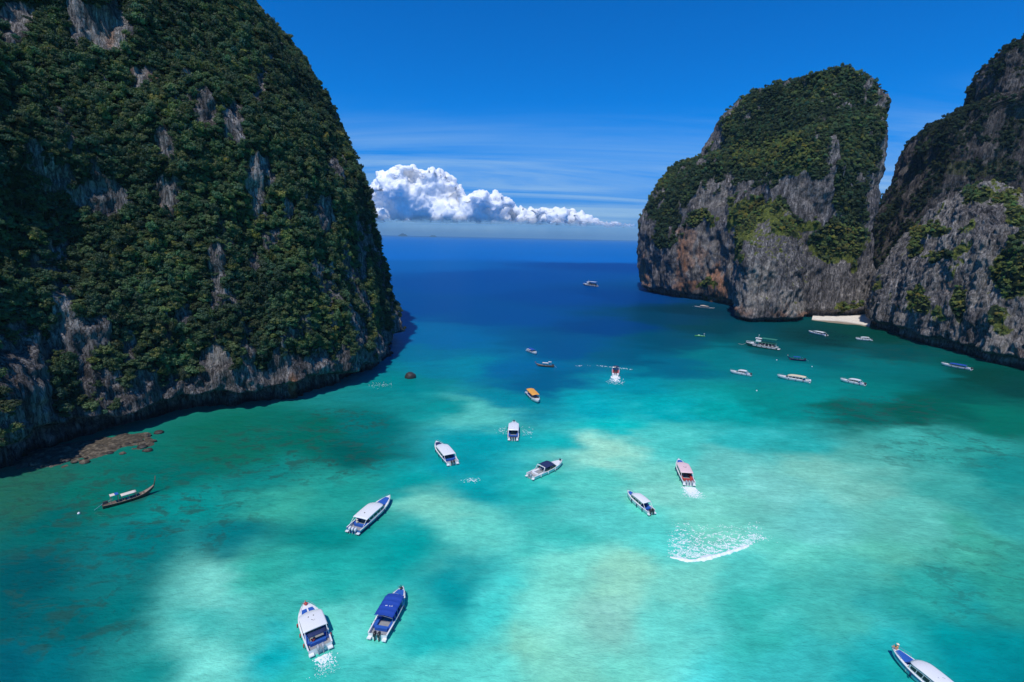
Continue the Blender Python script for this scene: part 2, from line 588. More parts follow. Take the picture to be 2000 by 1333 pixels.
t.l.new(gl, ms.inputs[2])
MAT_SEA = t.done(ms.outputs[0])
SS = project(sea_v)
reef_m = np.zeros(len(sea_v))
for (cx, cy_, rx, ry, a_) in ((230, 1000, 330, 120, 1), (120, 1180, 200, 150, 0.9), (560, 890, 260, 70, 1), (1720, 805, 170, 36, 1), (1900, 1130, 160, 110, 0.5), (1850, 880, 190, 50, 0.7), (660, 830, 120, 40, 1), (1750, 690, 150, 30, 0.5)):
    reef_m = np.maximum(reef_m, a_ * smooth(1.2, 0.2, ((SS[:, 0] - cx) / rx) ** 2 + ((SS[:, 1] - cy_) / ry) ** 2))
reef_m *= (SS[:, 2] > 1)
sea = mesh_np('sea', sea_v, sea_f, MAT_SEA, attrs={'reef': ('FLOAT', reef_m), 'sea_colour': ('FLOAT_COLOR', np.concatenate([scol, np.ones((len(scol), 1))], 1))})
tag(sea, 'turquoise bay water over pale sand turning deep blue out to the horizon', 'sea', kind='structure')

# ================================================================== ROCK
t = NT('limestone')
p = t.pos()
streak = t.noise(p, 0.30, 6, 0.68, 0.4, (1, 1, 0.16))
blotch = t.noise(p, 0.075, 5, 0.6, 0.5, (1, 1, 0.5))
fine = t.noise(p, 1.5, 7, 0.74, 0.2, (1, 1, 0.45))
crack = t.node('ShaderNodeTexVoronoi', {'feature': 'DISTANCE_TO_EDGE'}, Scale=0.32)
mpn = t.node('ShaderNodeMapping', Scale=(1, 1, 0.42))
t.l.new(t.mix(0.12, p, t.node('ShaderNodeTexNoise', Scale=0.6, Vector=p).outputs['Color'], 'ADD'), mpn.inputs[0])
t.l.new(mpn.outputs[0], crack.inputs['Vector'])
base = t.ramp(streak, [(0.26, (0.045, 0.041, 0.041)), (0.40, (0.160, 0.147, 0.141)), (0.53, (0.290, 0.265, 0.248)), (0.67, (0.48, 0.44, 0.41)), (0.84, (0.60, 0.55, 0.50))])
flute = t.noise(p, 0.85, 5, 0.62, 0.25, (1, 1, 0.085))
groove = t.rng(t.math('ABSOLUTE', t.math('SUBTRACT', flute, 0.5)), 0.0, 0.050)
base = t.mix(t.math('SUBTRACT', 1.0, groove), base, t.mix(1.0, base, (0.42, 0.42, 0.44), 'MULTIPLY'))
base = t.mix(t.rng(flute, 0.56, 0.70, 0.0, 0.65), base, t.mix(1.0, base, (1.75, 1.72, 1.68), 'MULTIPLY'))
base = t.mix(t.rng(blotch, 0.40, 0.62, 0.0, 0.60), base, t.mix(1.0, base, (0.48, 0.47, 0.50), 'MULTIPLY'))
base = t.mix(t.rng(fine, 0.38, 0.62, 0.55, 0.0), base, t.mix(1.0, base, (0.32, 0.33, 0.35), 'MULTIPLY'))
base = t.mix(t.rng(crack.outputs['Distance'], 0.0, 0.06, 0.22, 0.0), base, (0.02, 0.021, 0.024))
stain = t.attr('stain').outputs['Fac']
base = t.mix(t.math('MULTIPLY', stain, t.rng(streak, 0.34, 0.6, 0.2, 1.0), True), base, t.ramp(fine, [(0.3, (0.20, 0.075, 0.035)), (0.55, (0.46, 0.22, 0.12)), (0.75, (0.62, 0.48, 0.38))]))
pale = t.attr('pale').outputs['Fac']
base = t.mix(t.math('MULTIPLY', pale, t.rng(streak, 0.36, 0.62, 0.1, 1.0), True), base, t.ramp(fine, [(0.25, (0.15, 0.13, 0.11)), (0.7, (0.58, 0.52, 0.45))]))
grs = t.attr('grass').outputs['Fac']
g_on = t.rng(t.math('ADD', grs, t.math('MULTIPLY', t.math('SUBTRACT', fine, 0.5), 1.0)), 0.38, 0.6)
base = t.mix(g_on, base, t.ramp(t.noise(p, 1.1, 4, 0.7), [(0.3, (0.05, 0.07, 0.016)), (0.5, (0.13, 0.155, 0.03)), (0.72, (0.26, 0.265, 0.055))]))
vg = t.attr('veg').outputs['Fac']
v_on = t.rng(t.math('ADD', vg, t.math('MULTIPLY', t.math('SUBTRACT', fine, 0.5), 1.1)), 0.42, 0.62)
base = t.mix(v_on, base, t.ramp(fine, [(0.3, (0.008, 0.015, 0.007)), (0.6, (0.022, 0.040, 0.014)), (0.8, (0.05, 0.07, 0.024))]))
wet = t.math('MINIMUM', t.attr('wet').outputs['Fac'], 1.0)  # sea-damp foot of the rock, and shadow painted in as colour
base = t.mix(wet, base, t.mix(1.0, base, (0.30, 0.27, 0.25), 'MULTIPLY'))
hgt = t.math('ADD', t.math('ADD', t.math('MULTIPLY', streak, 0.5), t.math('MULTIPLY', groove, 0.22)), t.math('ADD', t.math('MULTIPLY', fine, 0.45), t.math('MULTIPLY', t.rng(crack.outputs['Distance'], 0.0, 0.10), 0.12)))
MAT_ROCK = t.done(t.principled(base, 0.88, 0.18, t.bump(hgt, 1.0, 1.7)))


def grid_faces(nz_, ns, closed):
    i = np.arange(nz_ - 1)[:, None]
    j = np.arange(ns if closed else ns - 1)[None]
    a = (i * ns + j).ravel()
    b = (i * ns + (j + 1) % ns).ravel()
    return np.stack([a, b, b + ns, a + ns], 1)


def grid_normals(P, closed):
    ds = (np.roll(P, -1, 1) - np.roll(P, 1, 1)) if closed else np.gradient(P, axis=1)
    dz = np.gradient(P, axis=0)
    n = np.cross(ds, dz)
    return n / np.maximum(np.linalg.norm(n, axis=2), 1e-9)[..., None]


def resample(pts, step, closed):
    """a smooth curve through pts, sampled every STEP metres"""
    pts = [np.asarray(q, float) for q in pts]
    n = len(pts)
    out_ = []
    for i in range(n if closed else n - 1):
        p0 = pts[(i - 1) % n] if closed or i > 0 else pts[0] * 2 - pts[1]
        p1, p2 = pts[i], pts[(i + 1) % n]
        p3 = pts[(i + 2) % n] if closed or i + 2 < n else pts[-1] * 2 - pts[-2]
        for k in np.arange(0, 1, 0.04):
            out_.append(0.5 * (2 * p1 + (p2 - p0) * k + (2 * p0 - 5 * p1 + 4 * p2 - p3) * k * k + (3 * p1 - 3 * p2 + p3 - p0) * k ** 3))
    out_.append(pts[0] if closed else pts[-1])
    C = np.array(out_)
    L = np.concatenate([[0], np.cumsum(np.linalg.norm(np.diff(C, axis=0), axis=1))])
    m = max(8, int(L[-1] / step))
    s = np.linspace(0, L[-1], m + 1)[:m] if closed else np.linspace(0, L[-1], m)
    return np.stack([np.interp(s, L, C[:, k]) for k in range(2)], 1)


def roughen(P, closed, big, mid, small, seed, fade=None):
    """gullies, flutes, ledges and broken rock: real relief along the surface normal"""
    nz_, ns, _ = P.shape
    N = grid_normals(P, closed)
    for _ in range(6):                                   # a calmer normal for the large shapes
        N = (N + np.roll(N, 1, 0) + np.roll(N, -1, 0) + np.roll(N, 1, 1) + np.roll(N, -1, 1)) / 5
    Q = P.reshape(-1, 3)
    f = 1.0 if fade is None else fade.ravel()
    d = big * fbm(Q, (0.020, 0.020, 0.009), 3, 0.5, seed=seed) * f
    d += mid * 0.9 * (fbm(Q, (0.055, 0.055, 0.014), 4, 0.5, True, seed=seed + 1) - 0.4)
    d += mid * fbm(Q, (0.08, 0.08, 0.06), 4, 0.55, seed=seed + 2)
    d += small * (fbm(Q, (0.25, 0.25, 0.09), 4, 0.55, True, seed=seed + 3) - 0.4)
    d += small * 1.0 * fbm(Q, (0.45, 0.45, 0.30), 3, 0.6, seed=seed + 4)
    return P + N * d.reshape(nz_, ns, 1), N


def notch(P, N, depth, hts):
    """the sea has eaten a dark undercut along the waterline"""
    z = P[..., 2]
    h = hts.reshape(1, -1)
    k = smooth(h * 1.15, h * 0.75, z)
    Nh = N.copy()
    Nh[..., 2] = 0
    Nh /= np.maximum(np.linalg.norm(Nh, axis=2), 0.2)[..., None]
    return P - Nh * (k * depth)[..., None]


def ell(S, lst):
    """how far blotches of bare rock, stain or scrub, sited from the photo, cover the surface points seen at S"""
    m = np.zeros(len(S))
    for (cx, cy_, rx, ry) in lst:
        q = ((S[:, 0] - cx) / rx) ** 2 + ((S[:, 1] - cy_) / ry) ** 2
        m = np.maximum(m, smooth(1.5, 0.5, q))
    return m


FOREST = []          # (positions, normals, radius, tint, kind)


def finish(name, P, closed, masks, notch_h, label, cat, parent=None, part=False, tree_r=(1.2, 2.3), dens=0.16, tint_fn=None, seed=0, black=0.0):
    nz_, ns, _ = P.shape
    V = P.reshape(-1, 3)
    S = project(V)
    veg, grass, stn, pal = masks(V, S, grid_normals(P, closed).reshape(-1, 3))
    wet = np.maximum(black, 0) * np.ones(len(V)) + smooth(2.6, 0.6, V[:, 2] + 0.9 * fbm(V, (0.2, 0.2, 0.2), 2, seed=4))  # damp at the waterline; black paints shadow over the whole rock
    fq = grid_faces(nz_, ns, closed)
    o = mesh_np(name, V, fq, MAT_ROCK, parent, attrs={'veg': ('FLOAT', veg), 'grass': ('FLOAT', grass), 'stain': ('FLOAT', stn), 'pale': ('FLOAT', pal), 'wet': ('FLOAT', wet)})  # 'wet' holds waterline damp and the painted shadow
    if not part:
        tag(o, label, cat)
    # where trees stand
    A, B, C, D = (V[fq[:, k]] for k in range(4))
    nrm_ = np.cross(C - A, D - B)
    ar = np.linalg.norm(nrm_, axis=1)
    n_ = nrm_ / np.maximum(ar, 1e-9)[:, None]
    cen = (A + B + C + D) / 4
    g = np.random.default_rng(100 + seed)
    vq = veg[fq].mean(1)
    facing = ((cen - np.array([0, 0, CAM_H])) * n_).sum(1) < 0.25 * np.linalg.norm(cen, axis=1)
    prob = 0.5 * ar * dens * np.clip((vq - 0.25) / 0.5, 0, 1) * facing * (n_[:, 2] > -0.35) * (cen[:, 2] > 4)
    pick = np.repeat(np.arange(len(fq)), g.poisson(prob))
    a, b = g.random((2, len(pick), 1))
    pos = (A[pick] * (1 - a) + B[pick] * a) * (1 - b) + (D[pick] * (1 - a) + C[pick] * a) * b
    r = tree_r[0] + (tree_r[1] - tree_r[0]) * g.random(len(pick)) ** 2.4
    tn = tint_fn(pos, project(pos), g)
    FOREST.append((name, pos, n_[pick], r, tn))
    return o


GREEN_D, GREEN_M, GREEN_Y = np.array([0.031, 0.054, 0.033]), np.array([0.066, 0.102, 0.050]), np.array([0.15, 0.17, 0.052])


def tint_mix(pos, g, y, seed, dark=0.0):
    """dark, mid and yellow-green crowns in drifts"""
    n = fbm(pos, (0.03, 0.03, 0.03), 3, seed=seed) * 1.1 + g.normal(0, 0.24, len(pos)) + y
    a = smooth(-0.45, 0.25, n)[:, None]
    b = smooth(0.30, 0.95, n)[:, None]
    c = GREEN_D * (1 - a) + GREEN_M * a
    c = c * (1 - b) + GREEN_Y * b
    hue = 1 + g.normal(0, 1, (len(pos), 1)) * np.array([0.16, 0.0, -0.12]) + g.normal(0, 0.06, (len(pos), 3))
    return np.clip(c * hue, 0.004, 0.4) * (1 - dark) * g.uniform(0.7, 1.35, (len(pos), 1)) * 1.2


# ------------------------------------------------------------------ the wooded cliff on the left
tipx, tipy = ground(775, 702)
front = [ground(*q) for q in ((0, 935), (100, 912), (230, 864), (330, 840), (450, 820), (560, 802), (650, 783), (735, 746), (778, 712))]
outl = [np.array([-360., 40.]), np.array([-250., 58.]), np.array([-165., 78.])] + front + [np.array([tipx + 1.5, tipy + 12]), np.array([tipx - 1, tipy + 40]), np.array([tipx - 22, tipy + 75]), np.array([tipx - 80, tipy + 105]), np.array([tipx - 190, tipy + 110])]
O = resample(outl, 0.62, False)
sil = [(775, 702), (777, 640), (766, 595), (742, 505), (729, 440), (722, 385), (700, 318), (660, 245), (622, 190), (587, 120), (546, 55), (500, 0), (445, -70), (380, -140), (300, -200)]
sx, sz = [], []
for k, q in enumerate(sil):
    d = rays([(q[0] - (12, 32, 36)[min(k, 2)], q[1])])[0]
    yy = tipy + 8
    for _ in range(12):                                  # the rim leans back a little as it climbs
        tt = yy / d[1]
        z_ = CAM_H + d[2] * tt
        yy = tipy + 8 + 0.16 * max(z_, 0)
    sx.append(d[0] * tt - tipx)
    sz.append(z_)
sz[0] = -2.0
ztop = 205.0
zl = np.concatenate([np.arange(-3, 14, 0.45), np.arange(14, ztop, 0.72)])
Tx = np.interp(zl, sz, sx)
kern = np.ones(9) / 9
Tx = np.convolve(np.pad(Tx, 4, mode='edge'), kern, 'valid')
plat = np.linspace(0, 1, 14)[1:]
zl = np.concatenate([zl, ztop + plat * 12])
Tx = np.concatenate([Tx, Tx[-1] - plat * 220])
P = np.zeros((len(zl), len(O), 3))
P[..., 0] = O[None, :, 0] + Tx[:, None]
P[..., 1] = O[None, :, 1] + 0.16 * np.clip(zl, 0, 210)[:, None]
P[..., 2] = zl[:, None]
near_tip = smooth(60, 10, np.abs(O[:, 1] - tipy))[None].repeat(len(zl), 0)
P, N = roughen(P, False, 12.0, 4.6, 1.7, 11, 1 - 0.75 * near_tip)
s3 = np.stack([O[:, 0], O[:, 1], np.zeros(len(O))], 1)
P = notch(P, N, 9.0 * (1 - 0.7 * smooth(34, 6, np.abs(O[:, 1] - tipy - 4)))[None], np.clip(5.6 + 4.5 * fbm(s3, (0.05, 0.05, 1), 3, seed=21), 2.2, 8))
L_ROCK = [(196, 52, 66, 48), (28, 52, 38, 40), (277, 147, 38, 24), (329, 280, 22, 46), (455, 245, 20, 52), (504, 193, 13, 26), (504, 343, 30, 50), (658, 336, 20, 24), (105, 350, 50, 38), (193, 392, 62, 34), (326, 385, 26, 38),
          (403, 224, 22, 13), (355, 607, 19, 28), (500, 504, 20, 18), (708, 483, 14, 60), (165, 644, 52, 32), (25, 660, 26, 46), (177, 714, 26, 60), (82, 780, 34, 80), (421, 718, 30, 40), (289, 772, 46, 40), (598, 735, 52, 38),
          (540, 735, 18, 42), (466, 785, 86, 20), (16, 842, 40, 70), (690, 738, 50, 14), (640, 700, 14, 26), (745, 690, 14, 30), (60, 300, 20, 40), (250, 690, 14, 30), (380, 790, 60, 20), (50, 720, 60, 70), (160, 670, 60, 44), (40, 860, 90, 50), (210, 770, 26, 60), (700, 640, 12, 40), (640, 420, 14, 40), (560, 420, 12, 40)]
L_STAIN = [(215, 72, 9, 22), (262, 120, 18, 10), (245, 135, 22, 7), (300, 145, 14, 10), (305, 395, 8, 22), (327, 425, 8, 18), (187, 135, 6, 8), (572, 755, 10, 26), (378, 240, 6, 12)]


def left_masks(V, S, n):
    rock = np.maximum(ell(S + np.concatenate([np.array([34., 46.]) * np.stack([fbm(V, (0.10, 0.10, 0.06), 4, 0.65, seed=31), fbm(V, (0.10, 0.10, 0.06), 4, 0.65, seed=32)], 1), np.zeros((len(S), 1))], 1), L_ROCK), smooth(15, 8, V[:, 2] + 7 * fbm(V, (0.05, 0.05, 0.02), 3, seed=33)))
    gaps = np.maximum(smooth(0.07, 0.32, fbm(V, (0.085, 0.085, 0.024), 4, 0.6, seed=34) + 0.10 * smooth(75, 25, V[:, 2])), smooth(0.07, 0.26, fbm(V, (0.16, 0.16, 0.022), 4, 0.6, seed=37)) * smooth(-0.15, 0.25, fbm(V, (0.02,) * 3, 2, seed=38)))
    veg = np.clip(1.0 - rock * (0.85 + 0.9 * fbm(V, (0.16, 0.16, 0.08), 3, seed=36)) - 0.70 * gaps, 0, 1)
    grass = 0.35 * smooth(0.05, 0.4, fbm(V, (0.04,) * 3, 3, seed=35)) * smooth(110, 40, V[:, 2]) * rock
    return veg, grass, ell(S, L_STAIN), 0.5 * ell(S, [(205, 60, 40, 40), (285, 140, 30, 14), (430, 700, 30, 30)])


def left_tint(pos, S, g):
    y = 0.10 * smooth(100, 40, pos[:, 2]) + 0.30 * ell(S, [(230, 560, 150, 90), (300, 700, 120, 60), (600, 640, 120, 60), (220, 820, 100, 60)]) - 0.12
    return tint_mix(pos, g, y, 41)


left_cliff = finish('wooded_cliff', P, False, left_masks, 5, 'huge wooded limestone cliff filling the left side, undercut at the waterline', 'cliff', tree_r=(0.38, 1.9), dens=1.2, tint_fn=left_tint, seed=1)


# ------------------------------------------------------------------ the karst towers on the right
def tower(cx_px, left, right, vL, vR, base, vc, kfun, step, top_pow, nlev, big, mid, small, seed, notch_d, notch_h):
    d0 = rays([(cx_px, 474)])[0]
    ev = np.array([d0[0], d0[1]]) / math.hypot(d0[0], d0[1])
    eu = np.array([ev[1], -ev[0]])

    def sil_uz(pts, v):
        u_, z_ = [], []
        for i, q in enumerate(pts):
            d = rays([q])[0]
            vv = v[0] + (v[1] - v[0]) * i / (len(pts) - 1)
            tt = vv / (d[0] * ev[0] + d[1] * ev[1])
            u_.append((d[0] * eu[0] + d[1] * eu[1]) * tt)
            z_.append(CAM_H + d[2] * tt)
        return np.array(u_), np.maximum.accumulate(np.array(z_) + np.arange(len(z_)) * 1e-3)

    uL, zL = sil_uz(left, vL)
    uR, zR = sil_uz(right, vR)
    zmax = min(zL[-1], zR[-1])
    zL, zR = zL * (zmax / zL[-1]), zR * (zmax / zR[-1])
    B = resample(base, step, True)
    bu, bv = B @ eu, B @ ev
    b0, b1 = bu.min(), bu.max()
    tau = np.linspace(0, 1, nlev)
    z = -3 + (zmax + 3) * (1 - (1 - tau) ** top_pow)
    l_ = np.interp(z, zL, uL)
    r_ = np.interp(z, zR, uR)
    kz = kfun(np.clip(z / zmax, 0, 1))
    u = l_[:, None] + ((bu - b0) / (b1 - b0))[None] * (r_ - l_)[:, None]
    v = vc + (bv - vc)[None] * kz[:, None]
    P = np.zeros((nlev, len(B), 3))
    P[..., :2] = u[..., None] * eu + v[..., None] * ev
    P[..., 2] = z[:, None]
    # orientation: make normals point outwards
    if np.mean((grid_normals(P, True)[:, :, :2] * (P[..., :2] - P[..., :2].mean((0, 1)))).sum(2)) < 0:
        P = P[:, ::-1]
    fade = (1 - 0.6 * smooth(0.8, 1.0, tau))[:, None].repeat(len(B), 1)
    P, N = roughen(P, True, big, mid, small, seed, fade)
    s3 = np.stack([P[0, :, 0], P[0, :, 1], np.zeros(P.shape[1])], 1)
    return notch(P, N, notch_d, np.clip(notch_h * (1 + 1.1 * fbm(s3, (0.04, 0.04, 1), 3, seed=seed + 7)), 1.5, notch_h * 2))


G = ground
A_left = [(1244, 568), (1234, 520), (1228, 470), (1232, 420), (1256, 358), (1300, 312), (1368, 280), (1380, 244), (1402, 196), (1446, 160), (1496, 144), (1556, 137), (1640, 134)]
A_right = [(1694, 625), (1702, 560), (1714, 450), (1728, 380), (1738, 320), (1741, 250), (1742, 212), (1740, 182), (1730, 158), (1702, 141), (1656, 134)]
A_base = [G(1258, 568), G(1300, 579), G(1360, 587), G(1412, 596), G(1480, 610), G(1560, 619), G(1620, 619), G(1686, 617), np.array([278., 400.]), np.array([305., 450.]), np.array([320., 520.]), np.array([300., 600.]), np.array([230., 640.]), np.array([170., 610.])]
PA = tower(1490, A_left, A_right, (545, 500), (450, 470), A_base, 500, lambda h: 1 - 0.18 * h - 0.52 * smooth(0.55, 1.0, h) ** 1.5, 1.0, 1.5, 190, 13, 5, 1.6, 60, 5, 5)
A_VEG = [(1590, 215, 150, 85), (1690, 240, 50, 60), (1460, 260, 50, 50), (1335, 350, 62, 46), (1300, 420, 36, 60), (1490, 325, 62, 34), (1640, 300, 80, 50), (1420, 320, 40, 40), (1368, 432, 24, 14), (1500, 420, 70, 22), (1640, 470, 46, 40), (1660, 380, 40, 60)]
A_GRASS = [(1450, 425, 34, 38), (1500, 412, 36, 20), (1560, 440, 40, 18), (1640, 480, 50, 42), (1380, 558, 22, 12), (1370, 430, 22, 14), (1520, 300, 90, 40), (1450, 460, 14, 40), (1660, 600, 30, 10)]
A_STAIN = [(1335, 500, 16, 50), (1345, 470, 10, 30), (1259, 525, 7, 28), (1375, 500, 10, 22), (1410, 570, 12, 26), (1480, 345, 8, 6), (1362, 560, 50, 14), (1600, 300, 6, 6), (1400, 540, 14, 30)]


def wob(V, S, a, seed):
    return S + np.concatenate([a * np.stack([fbm(V, (0.07,) * 3, 4, seed=seed), fbm(V, (0.07,) * 3, 4, seed=seed + 1)], 1), np.zeros((len(S), 1))], 1)


def a_masks(V, S, n):
    W = wob(V, S, 44, 70)
    veg = np.maximum(ell(W, A_VEG) * 0.95, 0.75 * smooth(0.45, 0.8, n[:, 2] + 0.2 * fbm(V, (0.1,) * 3, 2, seed=77)))
    veg = np.clip(veg - 0.8 * smooth(0.0, 0.34, fbm(V, (0.07, 0.07, 0.035), 5, 0.65, seed=72)), 0, 1)
    veg = np.maximum(veg, 0.52 * smooth(0.22, 0.5, fbm(V, (0.05, 0.05, 0.02), 4, seed=73)))
    veg = np.maximum(veg, 0.62 * ell(W, A_GRASS) * smooth(-0.25, 0.1, fbm(V, (0.12,) * 3, 3, seed=78)))
    return veg, ell(W, A_GRASS), ell(W, A_STAIN), 0.55 * ell(S, [(1370, 490, 30, 50), (1390, 380, 30, 30)])


def a_tint(pos, S, g):
    return tint_mix(pos, g, 0.12 + 0.75 * ell(S, A_GRASS), 81)


tower_a = finish('karst_tower', PA, True, a_masks, 5, 'domed limestone tower with green crown and orange streaked sea wall', 'cliff', tree_r=(0.6, 1.9), dens=0.46, tint_fn=a_tint, seed=2)

T_left = [(1420, 622), (1419, 560), (1424, 510), (1432, 470), (1452, 432), (1480, 412), (1520, 404)]
T_right = [(1604, 622), (1604, 560), (1600, 520), (1592, 480), (1575, 445), (1550, 415), (1524, 404)]
T_base = [G(1420, 606), G(1420, 619), G(1440, 627), G(1490, 631), G(1540, 632), G(1585, 629), G(1605, 621), G(1608, 605), np.array([255., 455.]), np.array([205., 460.])]
PT = tower(1510, T_left, T_right, (385, 415), (385, 415), T_base, 440, lambda h: 1 - 0.10 * h - 0.40 * smooth(0.5, 1.0, h), 0.8, 1.35, 120, 6, 4, 1.6, 90, 3.0, 2.2)


def t_masks(V, S, n):
    W = wob(V, S, 18, 95)
    grass = np.maximum(ell(W, [(1450, 440, 30, 30), (1490, 412, 40, 18), (1550, 440, 46, 22), (1440, 480, 12, 30)]), 0.6 * smooth(0.4, 0.7, n[:, 2]))
    veg = np.maximum(0.6 * ell(W, [(1450, 430, 30, 26), (1560, 445, 40, 22)]), 0.62 * grass * smooth(-0.2, 0.1, fbm(V, (0.14,) * 3, 3, seed=98)))
    return veg, grass, 0.8 * ell(W, [(1440, 610, 30, 10), (1560, 615, 50, 10), (1530, 600, 12, 20)]), 1.0 * ell(W, [(1480, 570, 22, 52), (1465, 590, 30, 26), (1540, 590, 34, 26), (1500, 540, 14, 26)])


buttress = finish('buttress', PT, True, t_masks, 3, None, None, tower_a, True, (0.6, 1.5), 0.34, lambda p_, s_, g: tint_mix(p_, g, 0.85, 97), 3)

C_left = [(1664, 648), (1676, 595), (1702, 540), (1738, 490), (1772, 450), (1812, 415), (1842, 390), (1875, 366), (1905, 354), (1930, 349)]
C_right = [(2620, 900), (2520, 700), (2400, 560), (2300, 500), (2180, 440), (2100, 412), (2040, 388), (1990, 368), (1955, 354), (1936, 349)]
C_base = [G(1692, 638), G(1745, 654), G(1800, 668), G(1850, 682), G(1930, 700), G(2000, 714), np.array([246., 200.]), np.array([262., 165.]), np.array([330., 130.]), np.array([410., 200.]), np.array([400., 320.]), np.array([330., 385.]), np.array([272., 375.])]
PC = tower(1850, C_left, C_right, (352, 360), (330, 360), C_base, 400, lambda h: 1 - 0.50 * h - 0.32 * smooth(0.6, 1.0, h), 0.85, 1.35, 170, 9, 4.2, 1.7, 120, 4.5, 4.2)
C_GRASS = [(1975, 530, 40, 60), (1800, 590, 22, 22), (1872, 600, 14, 34), (1815, 450, 40, 14), (1900, 375, 30, 18), (1990, 420, 30, 20), (1840, 500, 30, 10), (1950, 620, 20, 20), (1790, 480, 14, 20), (1985, 480, 26, 26), (1960, 390, 30, 14)]


def c_masks(V, S, n):
    W = wob(V, S, 34, 130)
    pt = smooth(0.06, 0.34, fbm(V, (0.075, 0.075, 0.045), 5, 0.6, seed=131))
    grass = np.clip(np.maximum(ell(W, C_GRASS) * 0.9, 0.8 * pt), 0, 1) * smooth(8, 18, V[:, 2])
    veg = np.clip(np.maximum(0.80 * ell(W, C_GRASS), 0.72 * smooth(0.16, 0.42, fbm(V, (0.075, 0.075, 0.045), 5, 0.6, seed=131))), 0, 1) * smooth(8, 18, V[:, 2])
    return veg, grass, 0.5 * ell(W, [(1855, 560, 8, 12), (1990, 690, 20, 10)]), 0.75 * smooth(-0.25, 0.4, fbm(V, (0.05, 0.05, 0.015), 3, seed=133))


tower_c = finish('rocky_headland', PC, True, c_masks, 4, 'bare grey rock headland at the right edge with patchy bright scrub', 'cliff', tree_r=(0.5, 1.5), dens=0.42, tint_fn=lambda p_, s_, g: tint_mix(p_, g, 0.80, 137), seed=4)

B_left = [(1560, 600), (1580, 520), (1640, 420), (1690, 345), (1708, 300), (1728, 256), (1770, 228), (1836, 206), (1872, 194), (1878, 160), (1890, 128), (1912, 98), (1944, 76), (1990, 62), (2080, 44), (2160, 34)]
B_right = [(3600, 800), (3300, 500), (2900, 220), (2600, 90), (2400, 50), (2260, 36), (2180, 34)]
B_base = [np.array([300., 445.]), np.array([330., 400.]), np.array([390., 370.]), np.array([470., 330.]), np.array([600., 300.]), np.array([760., 420.]), np.array([650., 640.]), np.array([420., 640.]), np.array([330., 560.])]
PB = tower(2000, B_left, B_right, (520, 540), (500, 540), B_base, 560, lambda h: 1 - 0.30 * h - 0.35 * smooth(0.6, 1.0, h), 1.3, 1.3, 150, 9, 5, 1.8, 150, 2, 3)


def b_masks(V, S, n):
    veg = np.clip(0.36 + 1.1 * fbm(V, (0.04, 0.04, 0.022), 5, 0.6, seed=151) + 0.5 * smooth(0.35, 0.8, n[:, 2]), 0, 1)
    grass = 0.5 * ell(wob(V, S, 20, 155), [(1880, 330, 80, 18), (1960, 320, 50, 14)])
    return veg, grass, 0 * veg, 0 * veg


tower_b = finish('karst_wall', PB, True, b_masks, 3, 'tall dark overgrown rock wall rising behind the grey headland', 'cliff', tree_r=(0.8, 2.2), dens=0.26, tint_fn=lambda p_, s_, g: tint_mix(p_, g, -0.35, 157, 0.35), seed=5, black=0.62)   # cloud shadow painted dark into its rock and tree colours

# ================================================================== TREES
t = NT('leaves')
tn_ = t.attr('tint', 'INSTANCER').outputs['Color']


def leaf_shader(t, tn_):
    o = t.obj()
    n = t.noise(o, 2.2, 3, 0.6)
    c = t.mix(t.rng(n, 0.3, 0.7, 0.0, 0.55), tn_, t.mix(1.0, tn_, (1.7, 1.6, 1.2), 'MULTIPLY'))
    a = t.principled(c, 0.62, 0.22)
    tr = t.node('ShaderNodeBsdfTranslucent', Color=t.mix(1.0, c, (1.3, 1.5, 0.6), 'MULTIPLY')).outputs[0]
    ms = t.n.new('ShaderNodeMixShader')
    ms.inputs[0].default_value = 0.32
    t.l.new(a, ms.inputs[1])
    t.l.new(tr, ms.inputs[2])
    return t.done(ms.outputs[0])


MAT_LEAF_MASS = leaf_shader(t, tn_)
t = NT('leaves_of_single_trees')
MAT_LEAF_TREE = leaf_shader(t, t.n.new('ShaderNodeObjectInfo').outputs['Color'])
MAT_BARK = paint('bark', (0.10, 0.085, 0.065), 0.85, 0.1, 0.4, 4)


